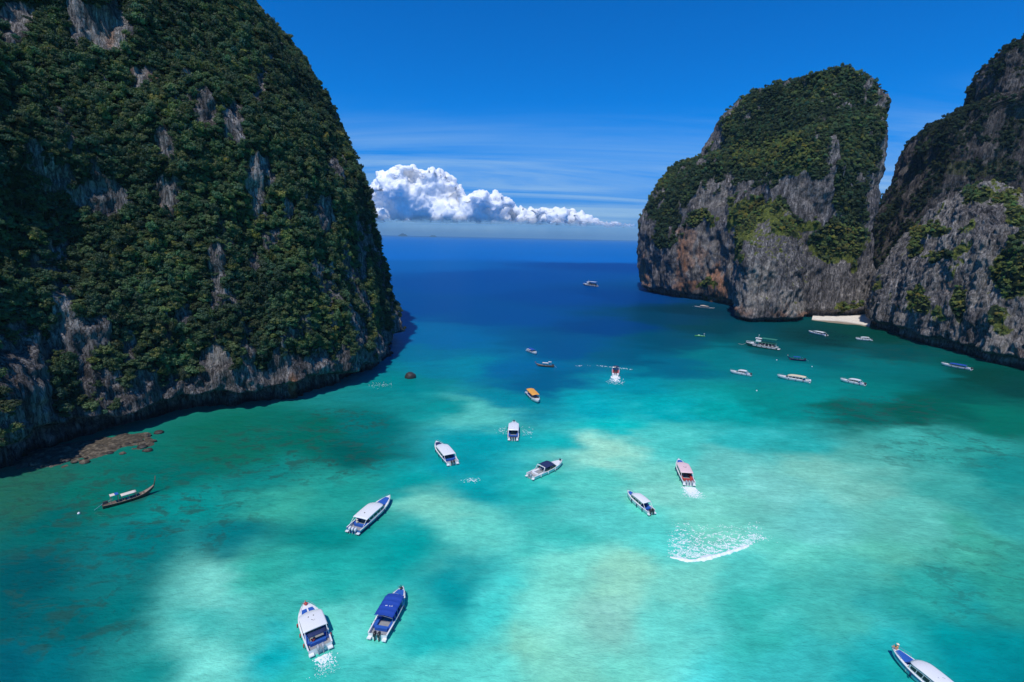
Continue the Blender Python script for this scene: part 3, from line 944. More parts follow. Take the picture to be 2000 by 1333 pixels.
def crown_mesh(name, mat, seed, flat=0.8, nl=7, per=30):
    g = np.random.default_rng(seed)
    vs_, fs_ = [], []
    lobes = []
    for k in range(nl):
        a = 2 * math.pi * (k + g.uniform(-.3, .3)) / nl
        rr = g.uniform(0.32, 0.62) if k else 0.05
        lobes.append((np.array([rr * math.cos(a), rr * math.sin(a), 0.85 + flat * g.uniform(-0.32, 0.32) + (0.28 if k == 0 else 0)]), g.uniform(0.30, 0.50)))
    for c, r in lobes:
        for _ in range(per):
            d = g.normal(size=3)
            d /= np.linalg.norm(d)
            if d[2] < -0.45:
                d[2] = -d[2]
            q = c + d * r * np.array([1, 1, flat]) * g.uniform(0.72, 1.12)
            n = d + g.normal(0, 0.42, 3)
            n /= np.linalg.norm(n)
            a = np.cross(n, g.normal(size=3))
            a /= np.linalg.norm(a)
            b = np.cross(n, a)
            s = g.uniform(0.085, 0.17)
            i0 = len(vs_)
            vs_ += [q - a * s, q - b * s * 0.62 + n * s * 0.12, q + a * s * 1.1, q + b * s * 0.62 + n * s * 0.12]
            fs_.append((i0, i0 + 1, i0 + 2, i0 + 3))
        # a dense core so that a crown is not a cloud of loose leaves
        i0 = len(vs_)
        for zc in (-0.6, 0.0, 0.6):
            for k in range(5):
                an = 2 * math.pi * k / 5 + zc
                rr = r * 0.66 * math.sqrt(1 - zc * zc)
                vs_.append(c + np.array([rr * math.cos(an), rr * math.sin(an), r * 0.66 * flat * zc]))
        vs_ += [c + np.array([0, 0, -r * 0.6 * flat]), c + np.array([0, 0, r * 0.66 * flat])]
        for lv in (0, 1):
            for k in range(5):
                fs_.append((i0 + lv * 5 + k, i0 + lv * 5 + (k + 1) % 5, i0 + lv * 5 + 5 + (k + 1) % 5, i0 + lv * 5 + 5 + k))
        for k in range(5):
            fs_.append((i0 + 10 + k, i0 + 10 + (k + 1) % 5, i0 + 16))
            fs_.append((i0 + (k + 1) % 5, i0 + k, i0 + 15))
    me = bpy.data.meshes.new(name)
    me.from_pydata([tuple(q) for q in vs_], [], fs_)
    me.materials.append(mat)
    me.update()
    return me


N_CROWN = 7
crown_col = bpy.data.collections.new('crown_shapes')
tree_crowns = []
for k in range(N_CROWN):
    kw = dict(flat=[0.8, 1.0, 0.62, 0.9, 0.75, 1.15, 0.7][k], nl=[7, 6, 8, 5, 9, 6, 7][k])
    crown_col.objects.link(bpy.data.objects.new('crown_shape_%d' % k, crown_mesh('crown_mass', MAT_LEAF_MASS, 300 + k, **kw)))
    tree_crowns.append(crown_mesh('crown', MAT_LEAF_TREE, 300 + k, **kw))
tree_trunks = []
for k in range(3):
    g = np.random.default_rng(900 + k)
    m = MB()
    top = Vector((g.uniform(-.15, .15), g.uniform(-.15, .15), 0.75))
    m.tube([(0, 0, -0.5), (0.03, 0.02, 0.1), top * 0.6, top], [0.075, 0.065, 0.05, 0.035], 6)
    for j in range(4):
        a = 2 * math.pi * (j + g.uniform(-.2, .2)) / 4
        m.tube([top * 0.6, Vector((0.3 * math.cos(a), 0.3 * math.sin(a), 0.72)), Vector((0.52 * math.cos(a), 0.52 * math.sin(a), 0.9))], [0.035, 0.026, 0.012], 5)
    tree_trunks.append(m.mesh('trunk', MAT_BARK, True))

allp = np.concatenate([f[1] for f in FOREST])
alln = np.concatenate([f[2] for f in FOREST])
allr = np.concatenate([f[3] for f in FOREST])
allt = np.concatenate([f[4] for f in FOREST])
own = np.concatenate([np.full(len(f[1]), i) for i, f in enumerate(FOREST)])
base_p = allp + alln * (0.10 * allr)[:, None] - np.array([0, 0, 0.25]) * allr[:, None]
S = project(base_p + np.array([0, 0, 0.8]) * allr[:, None])
inframe = (S[:, 0] > -40) & (S[:, 0] < 2040) & (S[:, 1] > -40) & (S[:, 1] < 1370)
view = (alln * (np.array([0, 0, CAM_H]) - allp)).sum(1) / np.linalg.norm(allp - np.array([0, 0, CAM_H]), axis=1)
keep = (S[:, 0] > -260) & (S[:, 0] < 2260) & (S[:, 1] > -220) & (view > -0.25)
score = np.where(inframe & (view > 0.1), allr / np.maximum(S[:, 2], 1), 0)
score[own != 0] *= 0
single = np.argsort(-score)[:300]
is_single = np.zeros(len(allp), bool)
is_single[single] = True
rnd = np.random.default_rng(55)
rotz = rnd.uniform(0, 2 * math.pi, len(allp))
var = rnd.integers(0, N_CROWN, len(allp))
lean = alln * rnd.uniform(0.15, 0.5, len(allp))[:, None]

TREE_WORDS = {0: 'dark', 1: 'mid green', 2: 'yellow green'}
for i in single:
    root = empty('cliff_tree', base_p[i], rotz[i])
    root.scale = tuple(allr[i] * rnd.uniform(0.8, 1.25, 3))
    up = Vector(lean[i]) + Vector((0, 0, 1))
    root.rotation_euler = (up.to_track_quat('Z', 'Y') @ Matrix.Rotation(rotz[i], 3, 'Z').to_quaternion()).to_euler()
    tag(root, 'broadleaf tree with a rounded green crown clinging to the near wooded cliff', 'tree', 'single trees on the wooded cliff')
    link(bpy.data.objects.new('trunk', tree_trunks[i % 3]), root)
    cr = link(bpy.data.objects.new('crown', tree_crowns[var[i]]), root)
    cr.color = (*allt[i], 1)


def forest(name, sel, label):
    """crowns that read as one mass: copies of a few crown shapes on points"""
    n = int(sel.sum())
    if n == 0:
        return
    me = bpy.data.meshes.new(name)
    me.vertices.add(n)
    me.vertices.foreach_set('co', base_p[sel].astype(np.float32).ravel())
    eul = np.zeros((n, 3), np.float32)
    for k, (ln, rz) in enumerate(zip(lean[sel], rotz[sel])):
        up = Vector(ln) + Vector((0, 0, 1))
        eul[k] = (up.to_track_quat('Z', 'Y') @ Matrix.Rotation(rz, 3, 'Z').to_quaternion()).to_euler()
    for an, typ, data, key in (('size', 'FLOAT_VECTOR', allr[sel][:, None] * 1.1 * np.random.default_rng(77).uniform((0.75, 0.75, 0.6), (1.3, 1.3, 1.5), (n, 3)), 'vector'), ('turn', 'FLOAT_VECTOR', eul, 'vector'), ('shape', 'INT', var[sel], 'value'), ('tint', 'FLOAT_COLOR', np.concatenate([allt[sel], np.ones((n, 1))], 1), 'color')):
        a = me.attributes.new(an, typ, 'POINT')
        a.data.foreach_set(key, np.ascontiguousarray(data, np.int32 if typ == 'INT' else np.float32).ravel())
    me.materials.append(MAT_LEAF_MASS)
    o = link(bpy.data.objects.new(name, me))
    ng = bpy.data.node_groups.new(name + '_nodes', 'GeometryNodeTree')
    ng.interface.new_socket('Geometry', in_out='INPUT', socket_type='NodeSocketGeometry')
    ng.interface.new_socket('Geometry', in_out='OUTPUT', socket_type='NodeSocketGeometry')
    gi, go = ng.nodes.new('NodeGroupInput'), ng.nodes.new('NodeGroupOutput')
    ci = ng.nodes.new('GeometryNodeCollectionInfo')
    ci.inputs['Collection'].default_value = crown_col
    ci.inputs['Separate Children'].default_value = True
    ci.inputs['Reset Children'].default_value = True
    ip = ng.nodes.new('GeometryNodeInstanceOnPoints')
    ip.inputs['Pick Instance'].default_value = True
    at = {}
    for an, typ in (('size', 'FLOAT_VECTOR'), ('turn', 'FLOAT_VECTOR'), ('shape', 'INT')):
        q = ng.nodes.new('GeometryNodeInputNamedAttribute')
        q.data_type = typ
        q.inputs['Name'].default_value = an
        at[an] = q.outputs['Attribute']
    er = ng.nodes.new('FunctionNodeEulerToRotation')
    ng.links.new(at['turn'], er.inputs[0])
    ng.links.new(gi.outputs[0], ip.inputs['Points'])
    ng.links.new(ci.outputs[0], ip.inputs['Instance'])
    ng.links.new(at['shape'], ip.inputs['Instance Index'])
    ng.links.new(er.outputs[0], ip.inputs['Rotation'])
    ng.links.new(at['size'], ip.inputs['Scale'])
    ng.links.new(ip.outputs[0], go.inputs[0])
    md = o.modifiers.new('crowns', 'NODES')
    md.node_group = ng
    tag(o, label, 'forest', kind='stuff')


print('TREES', len(allp), [int((own == i).sum()) for i in range(len(FOREST))], 'kept', int(keep.sum()))
forest('cliff_forest', (own == 0) & keep & ~is_single, 'dense dark green forest covering the tall wooded cliff')
forest('tower_forest', ((own == 1) | (own == 2)) & keep, 'forest and scrub on the domed limestone tower')
forest('headland_scrub', (own == 3) & keep, 'patchy yellow green scrub on the bare grey headland')
forest('wall_forest', (own == 4) & keep, 'dark forest on the tall rock wall behind the headland')

# ================================================================== SHORE
t = NT('beach_sand')
p = t.pos()
n = t.noise(p, 0.5, 5, 0.6)
sc_ = t.ramp(n, [(0.3, (0.64, 0.57, 0.48)), (0.6, (0.78, 0.73, 0.65)), (0.8, (0.82, 0.78, 0.71))])
wetz = t.node('ShaderNodeSeparateXYZ', Vector=p).outputs['Z']
sc_ = t.mix(t.rng(wetz, 0.35, 0.08), sc_, (0.26, 0.22, 0.16))
MAT_SAND = t.done(t.principled(sc_, 0.9, 0.1, t.bump(t.noise(p, 2.5, 4), 0.4, 0.2)))
wl_ = resample([G(1585, 626), G(1605, 630), G(1640, 634), G(1675, 637), G(1697, 641)], 1.0, False)
bk = resample([G(1590, 612), np.array([262., 415.]), np.array([280., 440.]), np.array([300., 430.]), G(1704, 624)], 1.0, False)
bk = bk[np.linspace(0, len(bk) - 1, len(wl_)).astype(int)]
rows = []
for k in np.linspace(0, 1, 26):
    q = wl_ * (1 - k) + bk * k
    q3 = np.concatenate([q, np.zeros((len(q), 1))], 1)
    rows.append(np.concatenate([q, (-0.25 + 2.2 * k ** 0.7 + 0.25 * fbm(q3, (0.12, 0.12, 1), 3, seed=200))[:, None]], 1))
rows = np.array(rows)
beach = mesh_np('beach', rows.reshape(-1, 3), grid_faces(*rows.shape[:2], False), MAT_SAND)
tag(beach, 'small pale sand beach between the limestone tower and the grey headland', 'beach', kind='structure')

t = NT('shelf_rock')
p = t.pos()
n = t.noise(p, 0.9, 6, 0.7)
sh = t.ramp(n, [(0.3, (0.025, 0.022, 0.018)), (0.5, (0.075, 0.062, 0.046)), (0.66, (0.20, 0.165, 0.12)), (0.85, (0.36, 0.30, 0.22))])
MAT_SHELF = t.done(t.principled(sh, 0.8, 0.25, t.bump(n, 0.9, 0.3)))
a_ = resample([G(-40, 955), G(60, 936), G(150, 916), G(230, 900), G(300, 880), G(312, 868)], 0.5, False)
b_ = resample([G(-40, 905), G(60, 885), G(150, 866), G(230, 852), G(290, 850), G(314, 866)], 0.5, False)
b_ = b_[np.linspace(0, len(b_) - 1, len(a_)).astype(int)]
rows = []
for k in np.linspace(0, 1, 30):
    q = a_ * (1 - k) + b_ * k
    q3 = np.concatenate([q, np.zeros((len(q), 1))], 1)
    zq = -1.2 + 0.95 * smooth(0.0, 0.6, k) + 0.95 * fbm(q3, (0.16, 0.16, 1), 5, 0.6, True, seed=210) + 0.9 * fbm(q3, (0.10, 0.10, 1), 3, seed=211)
    e = np.minimum(np.arange(len(q)), np.arange(len(q))[::-1]) / 12.0
    rows.append(np.concatenate([q, (zq - 1.2 * np.clip(1 - e, 0, 1))[:, None]], 1))
rows = np.array(rows)
shelf = mesh_np('rock_shelf', rows.reshape(-1, 3), grid_faces(*rows.shape[:2], False), MAT_SHELF)
tag(shelf, 'tan and black rock shelf laid bare at the foot of the wooded cliff', 'rock shelf')


def boulder(name, loc, r, seed, mat, sz=(1, 1, 0.7)):
    m = MB().ball((0, 0, 0), 1.0, 20, 12)
    V = np.array(m.v)
    V *= (1 + 0.32 * fbm(V, (1.1,) * 3, 4, seed=seed) + 0.15 * fbm(V, (3.2,) * 3, 3, 0.5, True, seed=seed + 1))[:, None]
    m.v = [tuple(q) for q in V * np.array(sz) * r]
    o = m.build(name, mat, None, True)
    o.location = (loc[0], loc[1], loc[2] if len(loc) > 2 else 0)
    return o


MAT_WETROCK = paint('wet_rock', (0.030, 0.026, 0.023), 0.55, 0.35, 0.5, 1.2)
q = G(802, 738)
tag(boulder('sea_rock', (q[0], q[1], 0.4), 1.75, 220, MAT_WETROCK, (1.15, 1, 0.95)), 'small dark rock standing in the water off the cliff tip', 'rock')
g = np.random.default_rng(230)
for k in range(34):
    u_ = g.uniform(0, 1)
    x_ = 70 + 240 * u_
    y_ = 918 - 46 * u_ + g.uniform(-26, 6)
    q = G(x_, y_)
    tag(boulder('boulder', (q[0], q[1], g.uniform(0.0, 0.35)), g.uniform(0.35, 1.1), 240 + k, MAT_SHELF if g.random() < 0.6 else MAT_WETROCK, (1.2, 0.9, 0.6)), 'weathered boulder lying on the rock shelf below the wooded cliff', 'rock', 'boulders on the rock shelf')

# islands far out on the horizon
MAT_FAR = paint('far_island', (0.05, 0.075, 0.05), 0.9, 0.1, 0.3, 0.002)
for (x_, w_, h_, lab) in ((787, 20, 6, 'larger of two faint islands on the horizon left of the clouds'), (846, 16, 3.5, 'smaller of two faint islands on the horizon under the clouds')):
    D = 19000.0
    d = rays([(x_, 460)])[0]
    c = np.array([d[0], d[1]]) / d[1] * D
    s = D / F
    nx2, ny2 = 40, 16
    X, Y = np.meshgrid(np.linspace(-1, 1, nx2), np.linspace(-1, 1, ny2))
    Q = np.stack([X.ravel() * 2, Y.ravel() * 2, np.full(X.size, x_ * 0.1)], 1)
    Z = np.clip(1 - X.ravel() ** 2 - Y.ravel() ** 2, -0.05, 1) ** 1 * (0.75 + 0.9 * fbm(Q, (1.2, 1.2, 1), 4, seed=260))
    o = mesh_np('far_island', np.stack([X.ravel() * w_ * s / 2, Y.ravel() * w_ * s * 0.35, Z * h_ * s + 0], 1), grid_faces(ny2, nx2, False), MAT_FAR, loc=(c[0], c[1], 0))
    tag(o, lab, 'island', 'islands on the horizon')

# ================================================================== CLOUD
t = NT('cumulus')
p = t.pos()
z_ = t.node('ShaderNodeSeparateXYZ', Vector=p).outputs['Z']
alpha = t.rng(t.math('ADD', z_, t.math('MULTIPLY', t.math('SUBTRACT', t.noise(p, 0.0016, 4, 0.6), 0.5), 200.0)), 450.0, 760.0)
df = t.principled((0.97, 0.97, 0.97), 1.0, 0.0, None, Subsurface_Weight=1.0, Subsurface_Radius=(260.0, 260.0, 260.0), Subsurface_Scale=1.0)
tr = t.node('ShaderNodeBsdfTransparent').outputs[0]
ms = t.n.new('ShaderNodeMixShader')
t.l.new(alpha, ms.inputs[0])
t.l.new(tr, ms.inputs[1])
t.l.new(df, ms.inputs[2])
MAT_CLOUD = t.done(ms.outputs[0])
CT = [(708, 392), (722, 374), (742, 352), (762, 336), (780, 326), (796, 319), (812, 328), (830, 332), (850, 328), (866, 334), (874, 348), (890, 356), (900, 380), (916, 384), (934, 372), (950, 380), (978, 376), (992, 392), (1010, 402), (1040, 408), (1075, 406), (1100, 412), (1120, 406), (1142, 418), (1165, 430), (1200, 433), (1236, 439)]
CD = 17000.0
g = np.random.default_rng(400)
ico = bpy.data.meshes.new('tmp')
import bmesh
bm = bmesh.new()
bmesh.ops.create_icosphere(bm, subdivisions=3, radius=1.0)
bm.to_mesh(ico)
bm.free()
iv = np.zeros(len(ico.vertices) * 3)
ico.vertices.foreach_get('co', iv)
iv = iv.reshape(-1, 3)
ifc = np.array([tuple(pl.vertices) for pl in ico.polygons])
bpy.data.meshes.remove(ico)
cx_ = np.array([q[0] for q in CT], float)
cy2 = np.array([q[1] for q in CT], float)
cv, cf, nb = [], [], 0
mpp = CD / F                                             # metres per photo pixel out there
for k in range(900):
    x_ = g.uniform(712, 1236)
    top = np.interp(x_, cx_, cy2)
    bot = 452 + (x_ - 980) * 0.02
    hgt_ = bot - top
    if k % 2 and hgt_ > 20:                              # small heads along the rim
        r = g.uniform(3.5, 9)
        y_ = top + r * 0.8 + abs(g.normal(0, 6))
    else:
        r = g.uniform(0.16, 0.34) * hgt_ + 2.5
        y_ = g.uniform(top + r * 0.9, max(bot - 8, top + r))
    r = max(2.5, min(r, (bot - y_) * 1.2 + 4))
    d = rays([(x_, y_)])[0]
    dep = CD + g.normal(0, 500) + (r - 10) * 20
    c = np.array([0, 0, CAM_H]) + d / d[1] * dep
    R_ = r * mpp
    s = iv * np.array([1, 1, 0.92]) * R_ + c
    dn = 0.34 * R_ * fbm(s, (1.6 / R_,) * 3, 3, 0.55, seed=410) - 55 * (fbm(s, (0.0065,) * 3, 3, 0.6, True, seed=411) - 0.45)
    s = s + iv * dn[:, None]
    s[:, 2] = np.maximum(s[:, 2], 345 + 60 * fbm(s, (0.004,) * 3, 2, seed=412))
    cv.append(s)
    cf.append(ifc + nb)
    nb += len(iv)
lump = mesh_np('cumulus_cloud', np.concatenate(cv), np.concatenate(cf), None)
rmd = lump.modifiers.new('union', 'REMESH')                # one skin over all the heads
rmd.mode = 'VOXEL'
rmd.voxel_size = 34.0
dg_ = bpy.context.evaluated_depsgraph_get()
em = lump.evaluated_get(dg_).to_mesh()
cvv = np.zeros(len(em.vertices) * 3)
em.vertices.foreach_get('co', cvv)
cnn = np.zeros(len(em.vertices) * 3)
em.vertices.foreach_get('normal', cnn)
cvv, cnn = cvv.reshape(-1, 3), cnn.reshape(-1, 3)
lt = np.zeros(len(em.polygons), np.int32)
em.polygons.foreach_get('loop_total', lt)
lv = np.zeros(len(em.loops), np.int32)
em.loops.foreach_get('vertex_index', lv)
cff = lv.reshape(-1, 4) if (lt == 4).all() else None
bpy.data.objects.remove(lump)


def billow(Q, f, oc, seed):
    return -fbm(Q, (f,) * 3, oc, 0.55, True, seed=seed)


cvv = cvv + cnn * (150 * (billow(cvv, 0.0016, 2, 421) + 0.35) + 66 * (billow(cvv, 0.0042, 2, 422) + 0.35) + 42 * (billow(cvv, 0.011, 2, 423) + 0.35))[:, None]
cvv[:, 2] = np.maximum(cvv[:, 2], 330)
print('CLOUD', len(cvv), len(cff))
cff = cff[cvv[cff][:, :, 2].max(1) > 430]                  # below this the bank has dissolved
cloud = mesh_np('cumulus_cloud', cvv, cff, MAT_CLOUD)
tag(cloud, 'long white cumulus bank above the horizon, tallest at its left end', 'cloud', kind='stuff')

# ================================================================== BOATS
WHITE = paint('white_gelcoat', (0.80, 0.80, 0.79), 0.3, 0.5, 0.10)
CREAM = paint('cream_roof', (0.78, 0.66, 0.44), 0.4, 0.4, 0.14)
PINK = paint('pink_roof', (0.82, 0.58, 0.58), 0.45, 0.35, 0.14)
ORANGE = paint('orange_canvas', (0.80, 0.36, 0.06), 0.7, 0.2, 0.12)
BLUE = paint('blue_canvas', (0.010, 0.060, 0.36), 0.7, 0.2, 0.2)
NAVY = paint('navy_canvas', (0.012, 0.026, 0.10), 0.7, 0.2, 0.2)
HULLBLUE = paint('blue_hull_paint', (0.03, 0.14, 0.36), 0.3, 0.5, 0.15)
DECKBLUE = paint('blue_deck_mat', (0.015, 0.10, 0.42), 0.7, 0.2, 0.2)
GREYDECK = paint('grey_deck', (0.30, 0.31, 0.32), 0.7, 0.2, 0.3)
DARK = paint('dark_interior', (0.03, 0.033, 0.04), 0.6, 0.3, 0.3)
GLASS = paint('tinted_glass', (0.012, 0.016, 0.02), 0.08, 0.6, 0.05)
STEEL = paint('steel_tube', (0.62, 0.63, 0.65), 0.3, 0.5, 0.1, 2.5, 0.8)
BLACKENG = paint('black_cowling', (0.016, 0.017, 0.02), 0.3, 0.5, 0.1)
WHITEENG = paint('white_cowling', (0.72, 0.72, 0.73), 0.3, 0.5, 0.1)
GREYENG = paint('grey_cowling', (0.34, 0.36, 0.39), 0.3, 0.5, 0.1)
RED = paint('red_plastic', (0.50, 0.06, 0.05), 0.5, 0.3, 0.15)
BROWN = paint('oiled_wood', (0.11, 0.065, 0.042), 0.6, 0.3, 0.4, 3)
WOOD = paint('bare_wood', (0.30, 0.22, 0.17), 0.75, 0.2, 0.4, 4)
TAN = paint('tan_canvas', (0.52, 0.42, 0.35), 0.8, 0.15, 0.2)
CLOTH = paint('pale_canvas', (0.70, 0.62, 0.54), 0.8, 0.15, 0.2)
GREENP = paint('green_paint', (0.02, 0.20, 0.14), 0.45, 0.4, 0.2)
LIME = paint('lime_plastic', (0.13, 0.52, 0.12), 0.4, 0.4, 0.1)
ORANGEB = paint('orange_buoy', (0.80, 0.36, 0.16), 0.5, 0.3, 0.1)
CREAMB = paint('cream_buoy', (0.80, 0.74, 0.56), 0.5, 0.3, 0.1)
ROPE = paint('rope', (0.55, 0.50, 0.40), 0.8, 0.15, 0.2)
SHIRT = paint('pale_shirt', (0.70, 0.70, 0.70), 0.8, 0.1, 0.1)
SKIN = paint('skin', (0.36, 0.20, 0.13), 0.6, 0.3, 0.05)


def place(bow, stern, z=0.7):
    a, b = ground(*bow, z), ground(*stern, z)
    c = (a + b) / 2
    return c, math.atan2(a[1] - b[1], a[0] - b[0]), float(np.linalg.norm(a - b))


_eng = {}


def outboards(root, L, B, n, mat, zt, sheer):
    key = mat.name
    if key not in _eng:
        m = MB()
        prof = [(-0.20, 0.14, 0.24, 0.0), (-0.12, 0.19, 0.33, 0.0), (0.12, 0.20, 0.36, 0.02), (0.30, 0.18, 0.32, 0.04), (0.40, 0.11, 0.20, 0.06)]
        m.rings([[(xo + rx * math.copysign(abs(math.cos(a)) ** 0.6, math.cos(a)), ry * math.copysign(abs(math.sin(a)) ** 0.6, math.sin(a)), z) for a in [2 * math.pi * k / 14 for k in range(14)]] for (z, ry, rx, xo) in prof])
        low = MB().box((-0.04, 0, -0.55), (0.24, 0.12, 0.75), 0, 0.9).box((-0.02, 0, -1.0), (0.55, 0.05, 0.04)).tube([(0.15, 0, -1.12), (-0.38, 0, -1.12)], [0.05, 0.09], 8)
        br = MB().box((0.30, 0, -0.28), (0.18, 0.22, 0.34))
        pr = MB().rings([[(-0.40 - 0.02 * s_, r_ * math.cos(a) * (0.4 + 0.6 * abs(math.sin(1.5 * a))), -1.12 + r_ * math.sin(a) * (0.4 + 0.6 * abs(math.sin(1.5 * a)))) for a in [2 * math.pi * k / 12 for k in range(12)]] for s_, r_ in ((0, 0.19), (1, 0.19))])
        _eng[key] = (m.mesh('outboard', mat, True), low.mesh('lower_unit', GREYENG if mat is not BLACKENG else BLACKENG), br.mesh('bracket', DARK), pr.mesh('propeller', STEEL))
    me = _eng[key]
    for k in range(n):
        yo = (k - (n - 1) / 2) * min(0.62, 0.62 * B / max(n, 2) + 0.1)
        o = link(bpy.data.objects.new('outboard_motor', me[0]), root)
        o.location = (-L / 2 - 0.15, yo, zt + 0.42)
        for nm, d in (('lower_unit', me[1]), ('bracket', me[2]), ('propeller', me[3])):
            link(bpy.data.objects.new(nm, d), o)


def person(parent_boat_mat, loc, rz, top, name_label):
    """a seated figure: hips, folded legs, torso, arms, head as one skin"""
    me = bpy.data.meshes.new('person')
    pts = [(0, 0, 0.12), (0, 0, 0.35), (0, 0, 0.55), (0.02, 0, 0.66), (0.03, 0, 0.80), (0, 0.19, 0.54), (0.12, 0.24, 0.34), (0.30, 0.16, 0.26), (0, -0.19, 0.54), (0.12, -0.24, 0.34), (0.30, -0.16, 0.26),
           (0.05, 0.12, 0.12), (0.42, 0.15, 0.30), (0.50, 0.15, 0.02), (0.05, -0.12, 0.12), (0.42, -0.15, 0.30), (0.50, -0.15, 0.02)]
    ed = [(0, 1), (1, 2), (2, 3), (3, 4), (2, 5), (5, 6), (6, 7), (2, 8), (8, 9), (9, 10), (0, 11), (11, 12), (12, 13), (0, 14), (14, 15), (15, 16)]
    rd = [0.15, 0.15, 0.16, 0.06, 0.11, 0.07, 0.05, 0.04, 0.07, 0.05, 0.04, 0.10, 0.075, 0.05, 0.10, 0.075, 0.05]
    me.from_pydata(pts, ed, [])
    me.materials.append(top)
    o = link(bpy.data.objects.new('person', me))
    sk = o.modifiers.new('skin', 'SKIN')
    for v, r in zip(me.skin_vertices[0].data, rd):
        v.radius = (r, r)
    me.skin_vertices[0].data[0].use_root = True
    o.modifiers.new('soft', 'SUBSURF').render_levels = 1
    o.location = loc
    o.rotation_euler = (0, 0, rz)
    hat = MB().rings([[(0.03 + r * math.cos(a), r * math.sin(a), z) for a in [2 * math.pi * k / 12 for k in range(12)]] for z, r in ((0.86, 0.20), (0.875, 0.20), (0.885, 0.11), (0.97, 0.09))])
    hat.build('hat', CREAMB, o, True)
    tag(o, name_label, 'person')
    return o


class Hull:
    def __init__(s, L, B, Fb, full=0.5, pw=2.3):
        s.L, s.B, s.F, s.full, s.pw = L, B, Fb, full, pw

    def x(s, t):
        return -s.L / 2 + t * s.L

    def hb(s, t):
        k = 1.0 if t < s.full else max(1 - ((t - s.full) / (1 - s.full)) ** s.pw, 0.0) ** 0.85
        return max(s.B / 2 * k * (0.93 + 0.07 * min(t / 0.35, 1)), 0.03)

    def sheer(s, t):
        return s.F * (1 + 0.42 * t ** 2.2)

    def chine(s, t):
        return (0.80 * s.hb(t), 0.10 + 0.62 * s.F * max(0, t - 0.45) ** 1.7 * 2.0)

    def keel(s, t):
        return -0.32 if t < 0.75 else -0.32 + (s.sheer(1) * 0.78 + 0.32) * ((t - 0.75) / 0.25) ** 2.2


